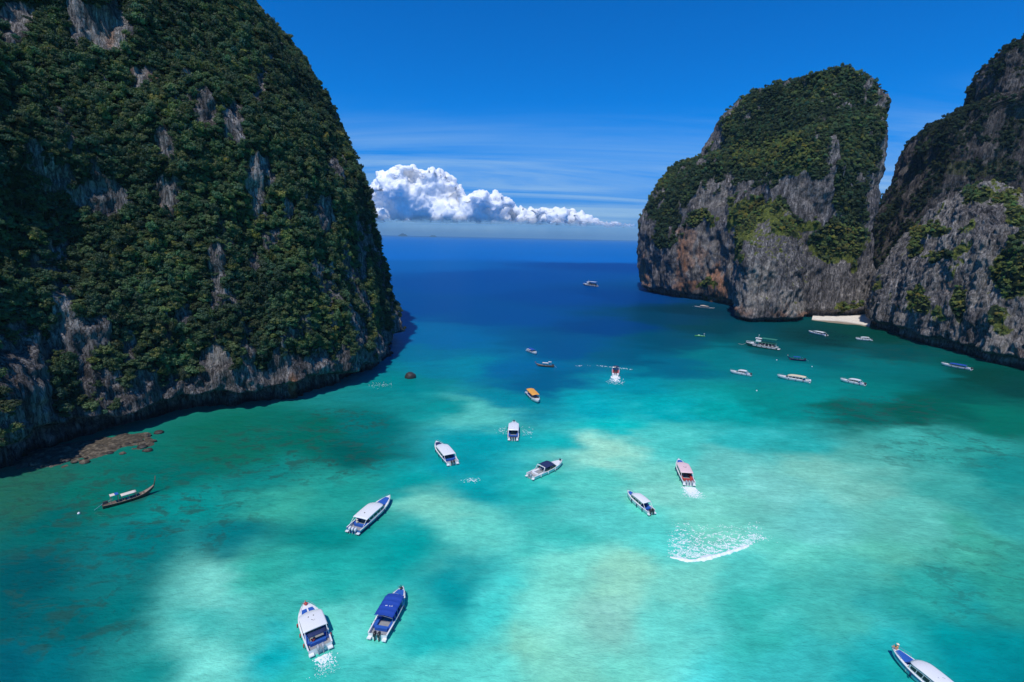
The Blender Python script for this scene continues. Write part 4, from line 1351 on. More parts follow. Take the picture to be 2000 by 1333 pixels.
def speedboat(spec):
    bow, stern = spec['bow'], spec['stern']
    c, rz, L = place(bow, stern)
    L = spec.get('L', L)
    B = spec.get('B', L * 0.27)
    H = Hull(L, B, spec.get('F', 0.95))
    root = empty('speedboat', (c[0], c[1], 0.0), rz)
    tag(root, spec['label'], 'speedboat', spec.get('group', 'speedboats in the bay'))
    T = [i / 20 for i in range(21)]
    hm = spec.get('hull', WHITE)
    # outer shell with transom
    m = MB()
    rows = []
    for t_ in T:
        x, hb, sh, (cy_, cz), kz = H.x(t_), H.hb(t_), H.sheer(t_), H.chine(t_), H.keel(t_)
        kz = min(kz, sh - 0.1)
        cz = min(max(cz, kz + 0.05), sh - 0.08)
        xs = x + (0.0 if t_ < 1 else 0)
        rows.append([(xs, hb, sh), (xs, hb * 0.94, (sh + cz) / 2), (xs, cy_, cz), (xs, 0, kz), (xs, -cy_, cz), (xs, -hb * 0.94, (sh + cz) / 2), (xs, -hb, sh)])
    m.sheet(rows)
    m.add(rows[0], [(6, 5, 4, 3, 2, 1, 0)])
    m.build('hull', hm, root, True)
    for s in (1, -1):
        st = MB().sheet([[(H.x(t_), s * (H.hb(t_) * 0.985 + 0.012), H.sheer(t_) - 0.16), (H.x(t_), s * (H.hb(t_) * 0.955 + 0.014), H.sheer(t_) * 0.55 + 0.1)] for t_ in T[:-2]])
        st.build('hull_stripe', spec.get('stripe', HULLBLUE), root, True)
    # gunwale with inner wall
    wg = 0.16
    tf = spec.get('fore', 0.70)                            # the well ends here, the foredeck begins
    m = MB()
    zf = 0.42
    for s in (1, -1):
        rr = []
        for t_ in [k / 20 * tf for k in range(21)]:
            hb = H.hb(t_)
            hi = max(hb - wg, 0.02)
            sh = H.sheer(t_)
            rr.append([(H.x(t_), s * (hb + 0.02), sh - 0.05), (H.x(t_), s * (hb + 0.02), sh + 0.03), (H.x(t_), s * hi, sh + 0.03), (H.x(t_), s * hi, zf)])
        m.sheet(rr)
    m.build('gunwale', WHITE, root)
    MB().sheet([[(H.x(t_), H.hb(t_) - wg, zf), (H.x(t_), -(H.hb(t_) - wg), zf)] for t_ in [k / 10 * tf for k in range(11)]]).build('cockpit_floor', spec.get('floor', GREYDECK), root)
    # foredeck
    m = MB()
    ft = [tf + (1 - tf) * k / 10 for k in range(11)]
    m.sheet([[(H.x(t_), H.hb(t_) + 0.02, H.sheer(t_) + 0.02), (H.x(t_), H.hb(t_) * 0.5, H.sheer(t_) + 0.09), (H.x(t_), 0, H.sheer(t_) + 0.11), (H.x(t_), -H.hb(t_) * 0.5, H.sheer(t_) + 0.09), (H.x(t_), -H.hb(t_) - 0.02, H.sheer(t_) + 0.02)] for t_ in ft])
    m.add([(H.x(tf), H.hb(tf), H.sheer(tf) + 0.02), (H.x(tf), -H.hb(tf), H.sheer(tf) + 0.02), (H.x(tf), -H.hb(tf), zf), (H.x(tf), H.hb(tf), zf)], [(0, 1, 2, 3)])
    m.build('foredeck', WHITE, root, False)
    if spec.get('pad'):
        pt = [tf + (0.93 - tf) * (0.04 + 0.9 * k / 6) for k in range(7)]
        if spec.get('pad') == 'hatches':
            for s in (1, -1):
                MB().sheet([[(H.x(t_), s * 0.10, H.sheer(t_) + 0.125), (H.x(t_), s * (0.12 + 0.62 * (H.hb(t_) - 0.1)), H.sheer(t_) + 0.10)] for t_ in pt[:5]]).build('hatch', DECKBLUE, root)
        else:
            MB().sheet([[(H.x(t_), H.hb(t_) * 0.72, H.sheer(t_) + 0.10), (H.x(t_), 0, H.sheer(t_) + 0.17), (H.x(t_), -H.hb(t_) * 0.72, H.sheer(t_) + 0.10)] for t_ in pt]).build('bow_cushion', spec['pad'], root)
    # bow rail
    for s in (1, -1):
        rl = MB()
        rt = [0.80, 0.87, 0.94, 0.985]
        rl.tube([(H.x(t_), s * H.hb(t_) * 0.9, H.sheer(t_) + 0.42) for t_ in rt], 0.022, 5)
        for t_ in rt[:3]:
            rl.tube([(H.x(t_), s * H.hb(t_) * 0.9, H.sheer(t_)), (H.x(t_), s * H.hb(t_) * 0.9, H.sheer(t_) + 0.42)], 0.018, 5)
        rl.build('bow_rail', STEEL, root)
    # benches down both sides and a helm
    for s in (1, -1):
        MB().box((H.x(0.36), s * (B / 2 - wg - 0.27), zf + 0.22), (L * 0.40, 0.46, 0.40)).build('bench', spec.get('seat', DECKBLUE), root)
    MB().box((H.x(0.15), 0, zf + 0.24), (0.5, B * 0.62, 0.45)).build('stern_seat', spec.get('seat', DECKBLUE), root)
    # stern pods either side of the motors
    for s in (1, -1):
        MB().box((-L / 2 - 0.22, s * B * 0.36, 0.42), (0.5, B * 0.2, 0.12), 0, 0.92).build('swim_platform', WHITE, root)
    for k in range(spec.get('fenders', 3)):
        for s in (1, -1):
            t_ = 0.18 + 0.22 * k
            MB().tube([(H.x(t_), s * (H.hb(t_) + 0.12), H.sheer(t_) + 0.02), (H.x(t_), s * (H.hb(t_) + 0.13), H.sheer(t_) - 0.10), (H.x(t_), s * (H.hb(t_) + 0.13), H.sheer(t_) - 0.60), (H.x(t_), s * (H.hb(t_) + 0.12), H.sheer(t_) - 0.68)], [0.03, 0.10, 0.10, 0.03], 7).build('fender', spec.get('fender', NAVY), root, True)
    style = spec['style']
    rm = spec.get('roof', WHITE)
    t0, t1 = spec.get('span', (0.20, 0.68))
    zr = spec.get('zr', 1.95)
    if style in ('hard', 'cabin'):
        n_ = 15
        rr, rb = [], []
        for i in range(n_):
            k = i / (n_ - 1)
            t_ = t0 + (t1 - t0) * k
            rnd_ = 1.0 if k < 0.72 else math.sqrt(max(1 - ((k - 0.72) / 0.285) ** 2, 0.05)) * 0.55 + 0.45
            w = min(H.hb(t_) * 0.97, B * 0.47) * rnd_
            zz_ = zr + 0.10 * math.sin(math.pi * min(k * 1.1, 1)) - (0.30 * ((k - 0.7) / 0.3) ** 2 if k > 0.7 else 0)
            rr.append([(H.x(t_), w * a, zz_ + 0.13 * (1 - abs(a) ** 2.4)) for a in (-1, -0.9, -0.6, -0.25, 0.25, 0.6, 0.9, 1)])
            rb.append([(q[0], q[1], zz_ - 0.07) for q in rr[-1]])
        m = MB()
        m.rings([a + b[::-1] for a, b in zip(rr, rb)])
        m.build('roof', rm, root, True)
        # cabin sides with separate panes
        for s in (1, -1):
            sd, zs = MB(), zr - 0.07
            st_ = [t0 + 0.10 + (t1 - 0.02 - t0 - 0.10) * k / 8 for k in range(9)]
            lo = [(H.x(t_), s * (H.hb(t_) - 0.14), H.sheer(t_) + 0.03) for t_ in st_]
            hi = [(H.x(t0 + (t1 - t0) * (0.10 + 0.84 * k / 8)), s * min(H.hb(st_[k]) * 0.93, B * 0.45), zs - 0.02 - (0.2 * ((k - 5) / 3) ** 2 if k > 5 else 0)) for k in range(9)]
            sd.sheet([lo, hi])
            sd.build('cabin_side', WHITE, root)
            npn = spec.get('panes', 4)
            for j in range(npn):
                a0, a1 = 0.03 + j * 0.94 / npn, 0.03 + (j + 0.90) * 0.94 / npn
                def at(k, h):
                    i = min(int(k * 8), 7)
                    f = k * 8 - i
                    A = [lo[i][q] * (1 - f) + lo[i + 1][q] * f for q in range(3)]
                    Bq = [hi[i][q] * (1 - f) + hi[i + 1][q] * f for q in range(3)]
                    r = [A[q] * (1 - h) + Bq[q] * h for q in range(3)]
                    return (r[0], r[1] + s * 0.02, r[2])
                MB().sheet([[at(a0 + (a1 - a0) * q / 3, 0.22), at(a0 + (a1 - a0) * q / 3, 0.86)] for q in range(4)]).build('window', GLASS, root)
        # slanted windscreen under the front of the roof
        tw = t1 + 0.055
        wf = min(H.hb(tw) * 0.80, B * 0.40)
        MB().add([(H.x(tw), wf, H.sheer(tw) + 0.04), (H.x(tw), -wf, H.sheer(tw) + 0.04), (H.x(t1 - 0.02), -wf * 0.95, zr - 0.30), (H.x(t1 - 0.02), wf * 0.95, zr - 0.30)], [(0, 1, 2, 3)]).build('windscreen', GLASS, root)
        for s in (1, -1):
            MB().tube([(H.x(t0 - 0.10), s * B * 0.44, H.sheer(0.1)), (H.x(t0 + 0.01), s * B * 0.42, zr - 0.05)], 0.045, 6).build('roof_post', WHITE, root)
    if style in ('soft', 'cruiser'):
        nb_ = spec.get('bows', 5)
        m = MB()
        n_ = nb_ * 6 + 1
        rr, rb = [], []
        for i in range(n_):
            k = i / (n_ - 1)
            t_ = t0 + (t1 - t0) * k
            w = min(H.hb(t_) * 0.95, B * 0.46)
            sag = 0.07 * abs(math.sin(math.pi * k * nb_))
            zz_ = zr - sag + 0.06 - 0.35 * max(0, (k - 0.85) / 0.15) ** 2 * (1 if style == 'cruiser' else 0.5)
            rr.append([(H.x(t_), w * a, zz_ + 0.22 * (1 - abs(a) ** 2)) for a in (-1, -0.85, -0.5, 0, 0.5, 0.85, 1)])
            rb.append([(q[0], q[1], q[2] - 0.03) for q in rr[-1]])
        m.rings([a + b[::-1] for a, b in zip(rr, rb)])
        m.build('canopy', rm, root, True)
        for i in range(nb_ + 1):
            t_ = t0 + (t1 - t0) * i / nb_
            w = min(H.hb(t_) * 0.93, B * 0.45)
            MB().tube([(H.x(t_), w, H.sheer(t_)), (H.x(t_), w, zr - 0.08), (H.x(t_), 0, zr + 0.12), (H.x(t_), -w, zr - 0.08), (H.x(t_), -w, H.sheer(t_))], 0.022, 5).build('canopy_hoop', STEEL, root)
        tw = t1 + 0.03
        wf = H.hb(tw) * 0.80
        MB().add([(H.x(tw + 0.03), wf, H.sheer(tw) + 0.04), (H.x(tw + 0.03), -wf, H.sheer(tw) + 0.04), (H.x(tw - 0.02), -wf * 0.92, H.sheer(tw) + 0.55), (H.x(tw - 0.02), wf * 0.92, H.sheer(tw) + 0.55)], [(0, 1, 2, 3)]).build('windscreen', GLASS, root)
        if style == 'cruiser':
            for s in (1, -1):
                MB().sheet([[(H.x(t_), s * (H.hb(t_) - 0.12), H.sheer(t_) + 0.03), (H.x(t_), s * (H.hb(t_) - 0.18), H.sheer(t_) + 0.42)] for t_ in [t0 + (t1 + 0.04 - t0) * q / 6 for q in range(7)]]).build('side_screen', GLASS, root)
            ar = MB()
            ar.tube([(H.x(t0 - 0.07), B * 0.46, H.sheer(0.2)), (H.x(t0 - 0.02), B * 0.40, zr + 0.10), (H.x(t0 - 0.02), -B * 0.40, zr + 0.10), (H.x(t0 - 0.07), -B * 0.46, H.sheer(0.2))], 0.11, 7)
            ar.build('radar_arch', WHITE, root, True)
    if style == 'cabin':                                   # a little canvas shade behind the coachroof
        bt = spec.get('shade', (0.13, 0.22))
        m = MB()
        m.rings([[(H.x(bt[0] + (bt[1] - bt[0]) * i / 5), B * 0.36 * a, zr - 0.06 + 0.16 * math.sin(math.pi * i / 5) - 0.03 * q) for q, a in ((0, -1), (0, -0.5), (0, 0), (0, 0.5), (0, 1), (1, 1), (1, 0), (1, -1))] for i in range(6)])
        m.build('shade_awning', NAVY, root, True)
        for s in (1, -1):
            MB().tube([(H.x(bt[0]), s * B * 0.34, H.sheer(0.1)), (H.x(bt[0]), s * B * 0.34, zr - 0.05)], 0.02, 5).build('awning_post', STEEL, root)
    for (mx, my, sx_, sy_, ang, mt) in spec.get('marks', []):
        MB().box((H.x(mx), my * B, zr + spec.get('mz', 0.22)), (sx_, sy_, 0.05), ang).build('roof_mark', mt, root)
    outboards(root, L, B, spec.get('motors', 2), spec.get('eng', BLACKENG), 0.55, H.sheer(0))
    if spec.get('anchor'):
        tb = 0.93
        m = MB().ball((H.x(tb), 0, H.sheer(tb) + 0.25), 0.30, 9, 6, (1, 0.8, 0.7)).tube([(H.x(tb) - 0.2, 0, H.sheer(tb) + 0.2), (H.x(tb) + 0.1, 0.05, H.sheer(tb) + 0.75)], 0.05, 6).tube([(H.x(tb) - 0.15, -0.3, H.sheer(tb) + 0.45), (H.x(tb), 0.35, H.sheer(tb) + 0.42)], 0.05, 6)
        m.build('anchor_tackle', spec['anchor'], root)
    if spec.get('buoys'):
        a_o = link(bpy.data.objects.new('buoy', MB().ball((0, 0, 0), 0.42, 12, 8).mesh('buoy', CREAMB, True)), root)
        a_o.location = (H.x(0.92), -0.10, H.sheer(0.92) + 0.48)
        b_o = link(bpy.data.objects.new('buoy', MB().ball((0, 0, 0), 0.33, 12, 8).mesh('buoy', ORANGEB, True)), root)
        b_o.location = (H.x(0.90), 0.28, H.sheer(0.9) + 0.38)
    return root, H, L, B


SPECS = [
    dict(bow=(762, 973), stern=(690, 1036), style='hard', hull=HULLBLUE, stripe=WHITE, motors=3, eng=WHITEENG, pad=DECKBLUE, span=(0.17, 0.68), panes=4, marks=[(0.30, 0.02, 0.22, 0.2, 0.3, DARK)], label='white roofed speedboat with blue hull and three white outboards'),
    dict(bow=(596, 1184), stern=(626, 1266), style='cabin', B=3.3, motors=2, eng=GREYENG, pad='hatches', fore=0.68, span=(0.26, 0.70), panes=3, stripe=WHITE, seat=DECKBLUE, floor=GREYDECK, fender=RED, anchor=RED, marks=[(0.52, 0.12, 0.14, 0.14, 0, DARK), (0.52, -0.08, 0.14, 0.14, 0, DARK), (0.43, 0.02, 0.40, 0.05, 0.7, DARK), (0.42, -0.06, 0.26, 0.04, -0.6, GREYENG)], label='white cabin speedboat with small navy awning, two grey outboards and foamy wake'),
    dict(bow=(787, 1153), stern=(737, 1242), style='soft', B=3.0, roof=BLUE, motors=2, eng=BLACKENG, pad=DECKBLUE, span=(0.22, 0.72), bows=5, zr=2.0, stripe=HULLBLUE, anchor=BLACKENG, marks=[(0.42, 0.10, 0.10, 0.34, 0.2, WHITE), (0.42, -0.06, 0.10, 0.26, -0.3, WHITE), (0.425, -0.17, 0.10, 0.18, 0.5, WHITE)], mz=0.24, label='speedboat under a long ribbed blue canvas canopy, two black outboards'),
    dict(bow=(1740, 1270), stern=(1895, 1398), style='hard', stripe=HULLBLUE, pad=DECKBLUE, motors=3, eng=WHITEENG, span=(0.16, 0.70), panes=5, zr=2.1, marks=[(0.36, -0.14, 0.3, 0.05, 0.9, GREYENG), (0.38, 0.10, 0.18, 0.06, 0.2, GREYENG)], label='large white roofed speedboat cut off by the bottom edge of the picture'),
    dict(bow=(852, 866), stern=(884, 904), style='hard', stripe=HULLBLUE, pad=NAVY, motors=2, span=(0.16, 0.74), panes=4, label='white roofed speedboat angled bow left, below the cliff tip'),
    dict(bow=(1004, 826), stern=(1002, 857), style='hard', motors=3, eng=BLACKENG, stripe=WHITE, span=(0.24, 0.80), fore=0.8, seat=DECKBLUE, anchor=BLACKENG, label='white roofed speedboat heading straight out with its stern to the camera'),
    dict(bow=(1098, 903), stern=(1036, 930), style='cruiser', roof=NAVY, B=2.9, motors=2, eng=GREYENG, stripe=WHITE, span=(0.34, 0.64), bows=2, zr=1.95, seat=WHITE, anchor=BLACKENG, fender=WHITE, label='white cruiser with navy canvas top and arch at the stern'),
    dict(bow=(1325, 901), stern=(1346, 944), style='hard', roof=PINK, stripe=HULLBLUE, pad=DECKBLUE, motors=3, eng=GREYENG, span=(0.22, 0.76), fore=0.76, seat=RED, marks=[(0.45, 0.05, 0.5, 0.06, 0.1, DARK), (0.43, -0.03, 0.42, 0.06, 0.9, DARK), (0.45, -0.10, 0.5, 0.06, 0.1, DARK)], label='pink roofed speedboat churning up white foam behind it'),
    dict(bow=(1225, 963), stern=(1272, 1000), style='hard', stripe=WHITE, pad=DECKBLUE, motors=2, span=(0.18, 0.74), panes=4, label='white roofed speedboat with long dark side windows and blue bow mat'),
    dict(bow=(1052, 786), stern=(1033, 766), style='soft', roof=ORANGE, motors=2, span=(0.10, 0.72), bows=2, zr=2.2, stripe=WHITE, label='speedboat with bright orange canopy'),
    dict(bow=(1048, 691), stern=(1031, 684), style='soft', roof=BLUE, motors=2, eng=WHITEENG, span=(0.22, 0.68), bows=2, stripe=WHITE, label='small white boat with round blue top in the deep blue channel'),
    dict(bow=(1203, 714), stern=(1202, 735), L=10.0, B=3.0, style='soft', roof=NAVY, motors=2, span=(0.55, 0.78), bows=2, stripe=WHITE, seat=RED, floor=DARK, label='small navy topped speedboat racing out with a white wake'),
    dict(bow=(1426, 726), stern=(1466, 732), style='hard', motors=2, stripe=WHITE, span=(0.20, 0.62), label='small white roofed speedboat farthest left of the anchored row off the headland', fenders=2),
    dict(bow=(1518, 735), stern=(1581, 745), style='hard', roof=CREAM, motors=2, eng=WHITEENG, stripe=WHITE, span=(0.12, 0.68), zr=2.1, label='long speedboat with cream yellow roof, side on'),
    dict(bow=(1641, 742), stern=(1689, 751), style='hard', motors=2, stripe=WHITE, span=(0.18, 0.66), label='white speedboat side on, between the cream roofed boat and the blue topped one'),
    dict(bow=(1838, 711), stern=(1897, 721), style='soft', roof=BLUE, motors=2, stripe=WHITE, span=(0.16, 0.70), bows=5, zr=1.8, label='long white boat with flat blue top moored near the headland'),
    dict(bow=(1579, 648), stern=(1614, 655), style='hard', motors=2, stripe=WHITE, span=(0.14, 0.72), label='white roofed speedboat moored off the sand beach'),
    dict(bow=(1671, 662), stern=(1702, 664), style='hard', motors=2, stripe=WHITE, span=(0.18, 0.70), label='white roofed speedboat moored closest to the grey headland foot'),
]
BOATS = []
for sp in SPECS:
    BOATS.append(speedboat(sp))
    print('BOAT', sp['label'][:40], 'L=%.1f B=%.1f' % (BOATS[-1][2], BOATS[-1][3]))
# a deckhand sits on the bow of the boat at the bottom edge
r_, H_, L_, B_ = BOATS[3]
rz_ = r_.rotation_euler.z
q = Vector((H_.x(0.925), 0.0, H_.sheer(0.925) + 0.12))
wq = r_.location + Matrix.Rotation(rz_, 3, 'Z') @ q
person(None, wq, rz_ + 0.3, ORANGEB, 'person in peach top and pale hat sitting on the bow')
for bi, t_, yo, mt, lab in ((1, 0.16, 0.45, RED, 'person in red top and pale hat in the cockpit of the cabin speedboat'), (0, 0.15, 0.5, CREAM, 'person in yellow top in the stern of the blue hulled speedboat')):
    r_, H_, L_, B_ = BOATS[bi]
    rz_ = r_.rotation_euler.z
    person(None, r_.location + Matrix.Rotation(rz_, 3, 'Z') @ Vector((H_.x(t_), yo, 0.42 + 0.36)), rz_ + 0.4, mt, lab)


# ------------------------------------------------------------------ longtail boats
def longtail(bow, stern, label, hullm, canopym, prow=1.0, L=None, stern_roof=None, cover=(0.30, 0.62), peaked=False, prowcloth=None):
    c, rz, L0 = place(bow, stern, 0.5)
    L = L or L0
    B = L * 0.155
    root = empty('longtail_boat', (c[0], c[1], 0), rz)
    tag(root, label, 'longtail boat', 'longtail boats in the bay')
    X = lambda t_: -L / 2 + t_ * L

    def hb(t_):
        return max(B / 2 * (1 - abs((t_ - 0.42) / 0.60) ** 2.6) if t_ > 0.42 else B / 2 * (1 - 0.45 * ((0.42 - t_) / 0.42) ** 2), 0.05)

    def sh(t_):
        return 0.62 + 0.12 * ((0.4 - t_) / 0.4) ** 2 * (t_ < 0.4) + prow * 0.95 * max(0, (t_ - 0.55) / 0.45) ** 2.2

    T = [i / 22 * 0.97 for i in range(23)]
    m, inn, rim = MB(), MB(), MB()
    rows = []
    for t_ in T:
        kz = -0.25 + (sh(t_) + 0.1) * max(0, (t_ - 0.7) / 0.27) ** 2
        kz = min(kz, sh(t_) - 0.12)
        rows.append([(X(t_), hb(t_), sh(t_)), (X(t_), hb(t_) * 0.72, (sh(t_) + kz) * 0.42), (X(t_), 0, kz), (X(t_), -hb(t_) * 0.72, (sh(t_) + kz) * 0.42), (X(t_), -hb(t_), sh(t_))])
    m.sheet(rows)
    m.add(rows[0], [(4, 3, 2, 1, 0)])
    m.build('hull', hullm, root, True)
    inn.sheet([[(X(t_), hb(t_) * 0.92, sh(t_) - 0.02), (X(t_), hb(t_) * 0.7, 0.18 + 0.6 * max(0, sh(t_) - 0.7)), (X(t_), -hb(t_) * 0.7, 0.18 + 0.6 * max(0, sh(t_) - 0.7)), (X(t_), -hb(t_) * 0.92, sh(t_) - 0.02)] for t_ in T[:-2]])
    inn.build('planking', WOOD, root)
    for s in (1, -1):
        MB().tube([(X(t_), s * hb(t_), sh(t_) + 0.02) for t_ in T], 0.05, 5).build('rail', WOOD if hullm is BROWN else hullm, root)
    MB().sheet([[(X(t_), hb(t_) * 0.9, sh(t_) + 0.0), (X(t_), 0, sh(t_) + 0.03), (X(t_), -hb(t_) * 0.9, sh(t_) + 0.0)] for t_ in (0.78, 0.84, 0.90, 0.96)]).build('foredeck', WOOD, root)
    MB().tube([(X(0.93), 0, sh(0.9) - 0.1), (X(0.975), 0, sh(0.97)), (X(1.005), 0, sh(1.0) + 0.55 * prow), (X(1.02), 0, sh(1.0) + 1.15 * prow)], [0.10, 0.12, 0.10, 0.06], 7).build('prow', hullm, root, True)
    if prowcloth:
        MB().tube([(X(1.0), 0, sh(1.0) + 0.45 * prow), (X(1.01), 0, sh(1.0) + 0.8 * prow)], [0.17, 0.15], 8).build('prow_cloth', prowcloth, root, True)
    for t_ in (0.14, 0.26, 0.66, 0.74):
        MB().box((X(t_), 0, sh(t_) - 0.12), (0.28, hb(t_) * 1.7, 0.05)).build('thwart', WOOD, root)
    # awning on posts
    a0, a1 = cover
    m = MB()
    rg = []
    for i in range(7):
        k = i / 6
        t_ = a0 + (a1 - a0) * k
        w = hb(t_) * 0.95
        pk = (0.55 * (1 - abs(2 * k - 0.75)) if peaked else 0)
        rg.append([(X(t_), w * a, 1.75 + 0.14 * (1 - a * a) + pk * (1 - abs(a)) + dz) for a, dz in ((-1, 0), (-0.5, 0), (0, 0), (0.5, 0), (1, 0), (1, -0.06), (0, -0.06), (-1, -0.06))])
    m.rings(rg)
    m.build('awning', canopym, root, True)
    for t_ in (a0 + 0.01, (a0 + a1) / 2, a1 - 0.01):
        for s in (1, -1):
            MB().tube([(X(t_), s * hb(t_) * 0.9, sh(t_)), (X(t_), s * hb(t_) * 0.9, 1.72)], 0.03, 5).build('awning_post', WOOD, root)
    for k in range(3):
        MB().box((X(a0 + 0.05 + (a1 - a0) * 0.3 * k), 0, 0.42), (L * 0.06, hb(0.4) * 1.3, 0.35)).build('crate' if k == 1 else 'bench', CLOTH if k == 1 else WOOD, root)
    if stern_roof:
        w = B * 0.42
        MB().rings([[(X(t_), w * a, 2.35 + 0.10 * (1 - a * a) + dz) for a, dz in ((-1, 0), (0, 0), (1, 0), (1, -0.05), (-1, -0.05))] for t_ in (0.15, 0.19, 0.235)]).build('stern_roof', CLOTH, root)
        MB().rings([[(X(t_), w * 1.02 * a, 2.37 + 0.10 * (1 - a * a) + dz) for a, dz in ((-1, 0), (0, 0), (1, 0), (1, -0.05), (-1, -0.05))] for t_ in (0.238, 0.27, 0.30)]).build('stern_awning', stern_roof, root)
        for t_ in (0.16, 0.29):
            for s in (1, -1):
                MB().tube([(X(t_), s * w * 0.95, sh(t_)), (X(t_), s * w * 0.95, 2.35)], 0.03, 5).build('stern_post', WOOD, root)
    e = empty('engine')
    e.parent = root
    e.location = (X(0.06), 0, sh(0.05) + 0.45)
    MB().box((0, 0, 0), (0.9, 0.45, 0.45), 0, 0.8).build('engine_block', DARK, e)
    MB().tube([(-0.3, 0, 0), (-L * 0.20, 0.25, -1.0)], 0.04, 6).build('tail_shaft', STEEL, e)
    MB().tube([(0.4, 0, 0.1), (1.2, 0, 0.35)], 0.03, 5).build('tiller', STEEL, e)
    return root


for a in (((305, 958), (200, 990), 'brown wooden longtail boat with pale awning lying below the wooded cliff', BROWN, CLOTH, 1.5, None, DECKBLUE, (0.34, 0.62), False, None),
          ((1046, 713), (1082, 716), 'dark longtail boat with white awning out in the channel', BROWN, CLOTH, 0.7, None, WHITE, (0.30, 0.62), False, RED),
          ((1538, 701), (1574, 704), 'dark blue longtail boat moored behind the cream roofed speedboat', NAVY, BLUE, 1.0, None, None, (0.30, 0.70), False, ROPE),
          ((1395, 603), (1357, 599), 'white canoe like boat with tan tent roof under the limestone tower', WHITE, TAN, 0.3, None, None, (0.28, 0.72), True, None)):
    longtail(*a)


# ------------------------------------------------------------------ two-decked tour boats
def tour_boat(bow, stern, label, hullm, band, topm, house=WHITE):
    c, rz, L = place(bow, stern, 0.8)
    B = L * 0.24
    H = Hull(L, B, 1.25, 0.55, 2.0)
    root = empty('tour_boat', (c[0], c[1], 0), rz)
    tag(root, label, 'tour boat', 'two decked tour boats')
    T = [i / 16 for i in range(17)]
    rows = []
    for t_ in T:
        kz = min(H.keel(t_), H.sheer(t_) - 0.15)
        rows.append([(H.x(t_), H.hb(t_), H.sheer(t_)), (H.x(t_), H.hb(t_) * 0.86, 0.1 + 0.5 * max(0, kz + 0.3)), (H.x(t_), 0, kz), (H.x(t_), -H.hb(t_) * 0.86, 0.1 + 0.5 * max(0, kz + 0.3)), (H.x(t_), -H.hb(t_), H.sheer(t_))])
    m = MB().sheet(rows)
    m.add(rows[0], [(4, 3, 2, 1, 0)])
    m.build('hull', hullm, root, True)
    for s in (1, -1):
        for k in range(5):
            ts = [0.04 + k * 0.15 + 0.125 * q / 3 for q in range(4)]
            MB().sheet([[(H.x(t_), s * (H.hb(t_) * 0.98 + 0.02), H.sheer(t_) - 0.25), (H.x(t_), s * (H.hb(t_) * 0.93 + 0.03), H.sheer(t_) - 0.72)] for t_ in ts]).build('side_panel', band, root)
        MB().tube([(H.x(t_), s * (H.hb(t_) + 0.03), H.sheer(t_)) for t_ in T], 0.07, 5).build('rubbing_strake', band, root)
    MB().sheet([[(H.x(t_), H.hb(t_), H.sheer(t_) - 0.02), (H.x(t_), -H.hb(t_), H.sheer(t_) - 0.02)] for t_ in T]).build('main_deck', GREYDECK, root)
    zu = 3.1
    MB().rings([[(H.x(t_), H.hb(t_) * 0.95 * a, zu + dz) for a, dz in ((-1, 0), (1, 0), (1, -0.14), (-1, -0.14))] for t_ in (0.06, 0.2, 0.4, 0.6, 0.70)]).build('upper_deck', hullm, root)
    for s in (1, -1):
        for k in range(7):
            t_ = 0.07 + 0.10 * k
            MB().tube([(H.x(t_), s * H.hb(t_) * 0.92, H.sheer(t_)), (H.x(t_), s * H.hb(t_) * 0.92, zu - 0.1)], 0.06, 5).build('deck_post', band, root)
        for k in range(6):
            t_ = 0.08 + 0.085 * k
            MB().tube([(H.x(t_), s * H.hb(t_) * 0.9, zu), (H.x(t_), s * H.hb(t_) * 0.9, zu + 2.0)], 0.04, 5).build('canopy_post', hullm, root)
    MB().box((H.x(0.35), 0, 2.0), (L * 0.5, B * 0.5, 1.8)).build('saloon', DARK, root)
    for k in range(4):
        MB().box((H.x(0.14 + 0.13 * k), 0, 1.75), (0.5, B * 0.72, 0.5)).build('bench', CLOTH, root)
    MB().rings([[(H.x(t_), B * 0.46 * a, zu + 2.05 + 0.15 * (1 - a * a) + dz) for a, dz in ((-1, 0), (-0.5, 0), (0, 0), (0.5, 0), (1, 0), (1, -0.06), (0, -0.06), (-1, -0.06))] for t_ in (0.05, 0.2, 0.35, 0.50)]).build('canopy', topm, root)
    wh = MB().box((H.x(0.60), 0, zu + 0.55), (L * 0.17, B * 0.56, 1.1), 0, 0.96)
    w_o = wh.build('wheelhouse', house, root)
    MB().box((H.x(0.595), 0, zu + 1.42), (L * 0.155, B * 0.52, 0.62), 0, 0.95).build('window_band', GLASS, w_o)
    MB().rings([[(H.x(t_), B * 0.34 * a, zu + 1.75 + dz + 0.08 * (1 - a * a)) for a, dz in ((-1, 0), (0, 0.02), (1, 0), (1, -0.1), (-1, -0.1))] for t_ in (0.49, 0.6, 0.71)]).build('wheelhouse_roof', house, w_o)
    MB().tube([(H.x(0.62), 0, zu + 1.7), (H.x(0.615), 0, zu + 3.9)], [0.07, 0.03], 6).box((H.x(0.615), 0, zu + 3.3), (0.3, 0.5, 0.25)).build('mast', house, root)
    MB().box((H.x(0.80), 0, H.sheer(0.8) + 0.35), (L * 0.10, B * 0.34, 0.6), 0, 0.85).build('fore_hatch', house, root)
    for s in (1, -1):
        r = MB()
        ts = [0.72, 0.80, 0.88, 0.95, 0.99]
        r.tube([(H.x(t_), s * H.hb(t_) * 0.95, H.sheer(t_) + 0.8) for t_ in ts], 0.04, 5)
        for t_ in ts:
            r.tube([(H.x(t_), s * H.hb(t_) * 0.95, H.sheer(t_)), (H.x(t_), s * H.hb(t_) * 0.95, H.sheer(t_) + 0.8)], 0.035, 5)
        r.build('bow_rail', band, root)
    MB().box((-L / 2 - 0.5, 0, 0.5), (1.0, B * 0.8, 0.14)).build('stern_platform', band, root)
    return root, H


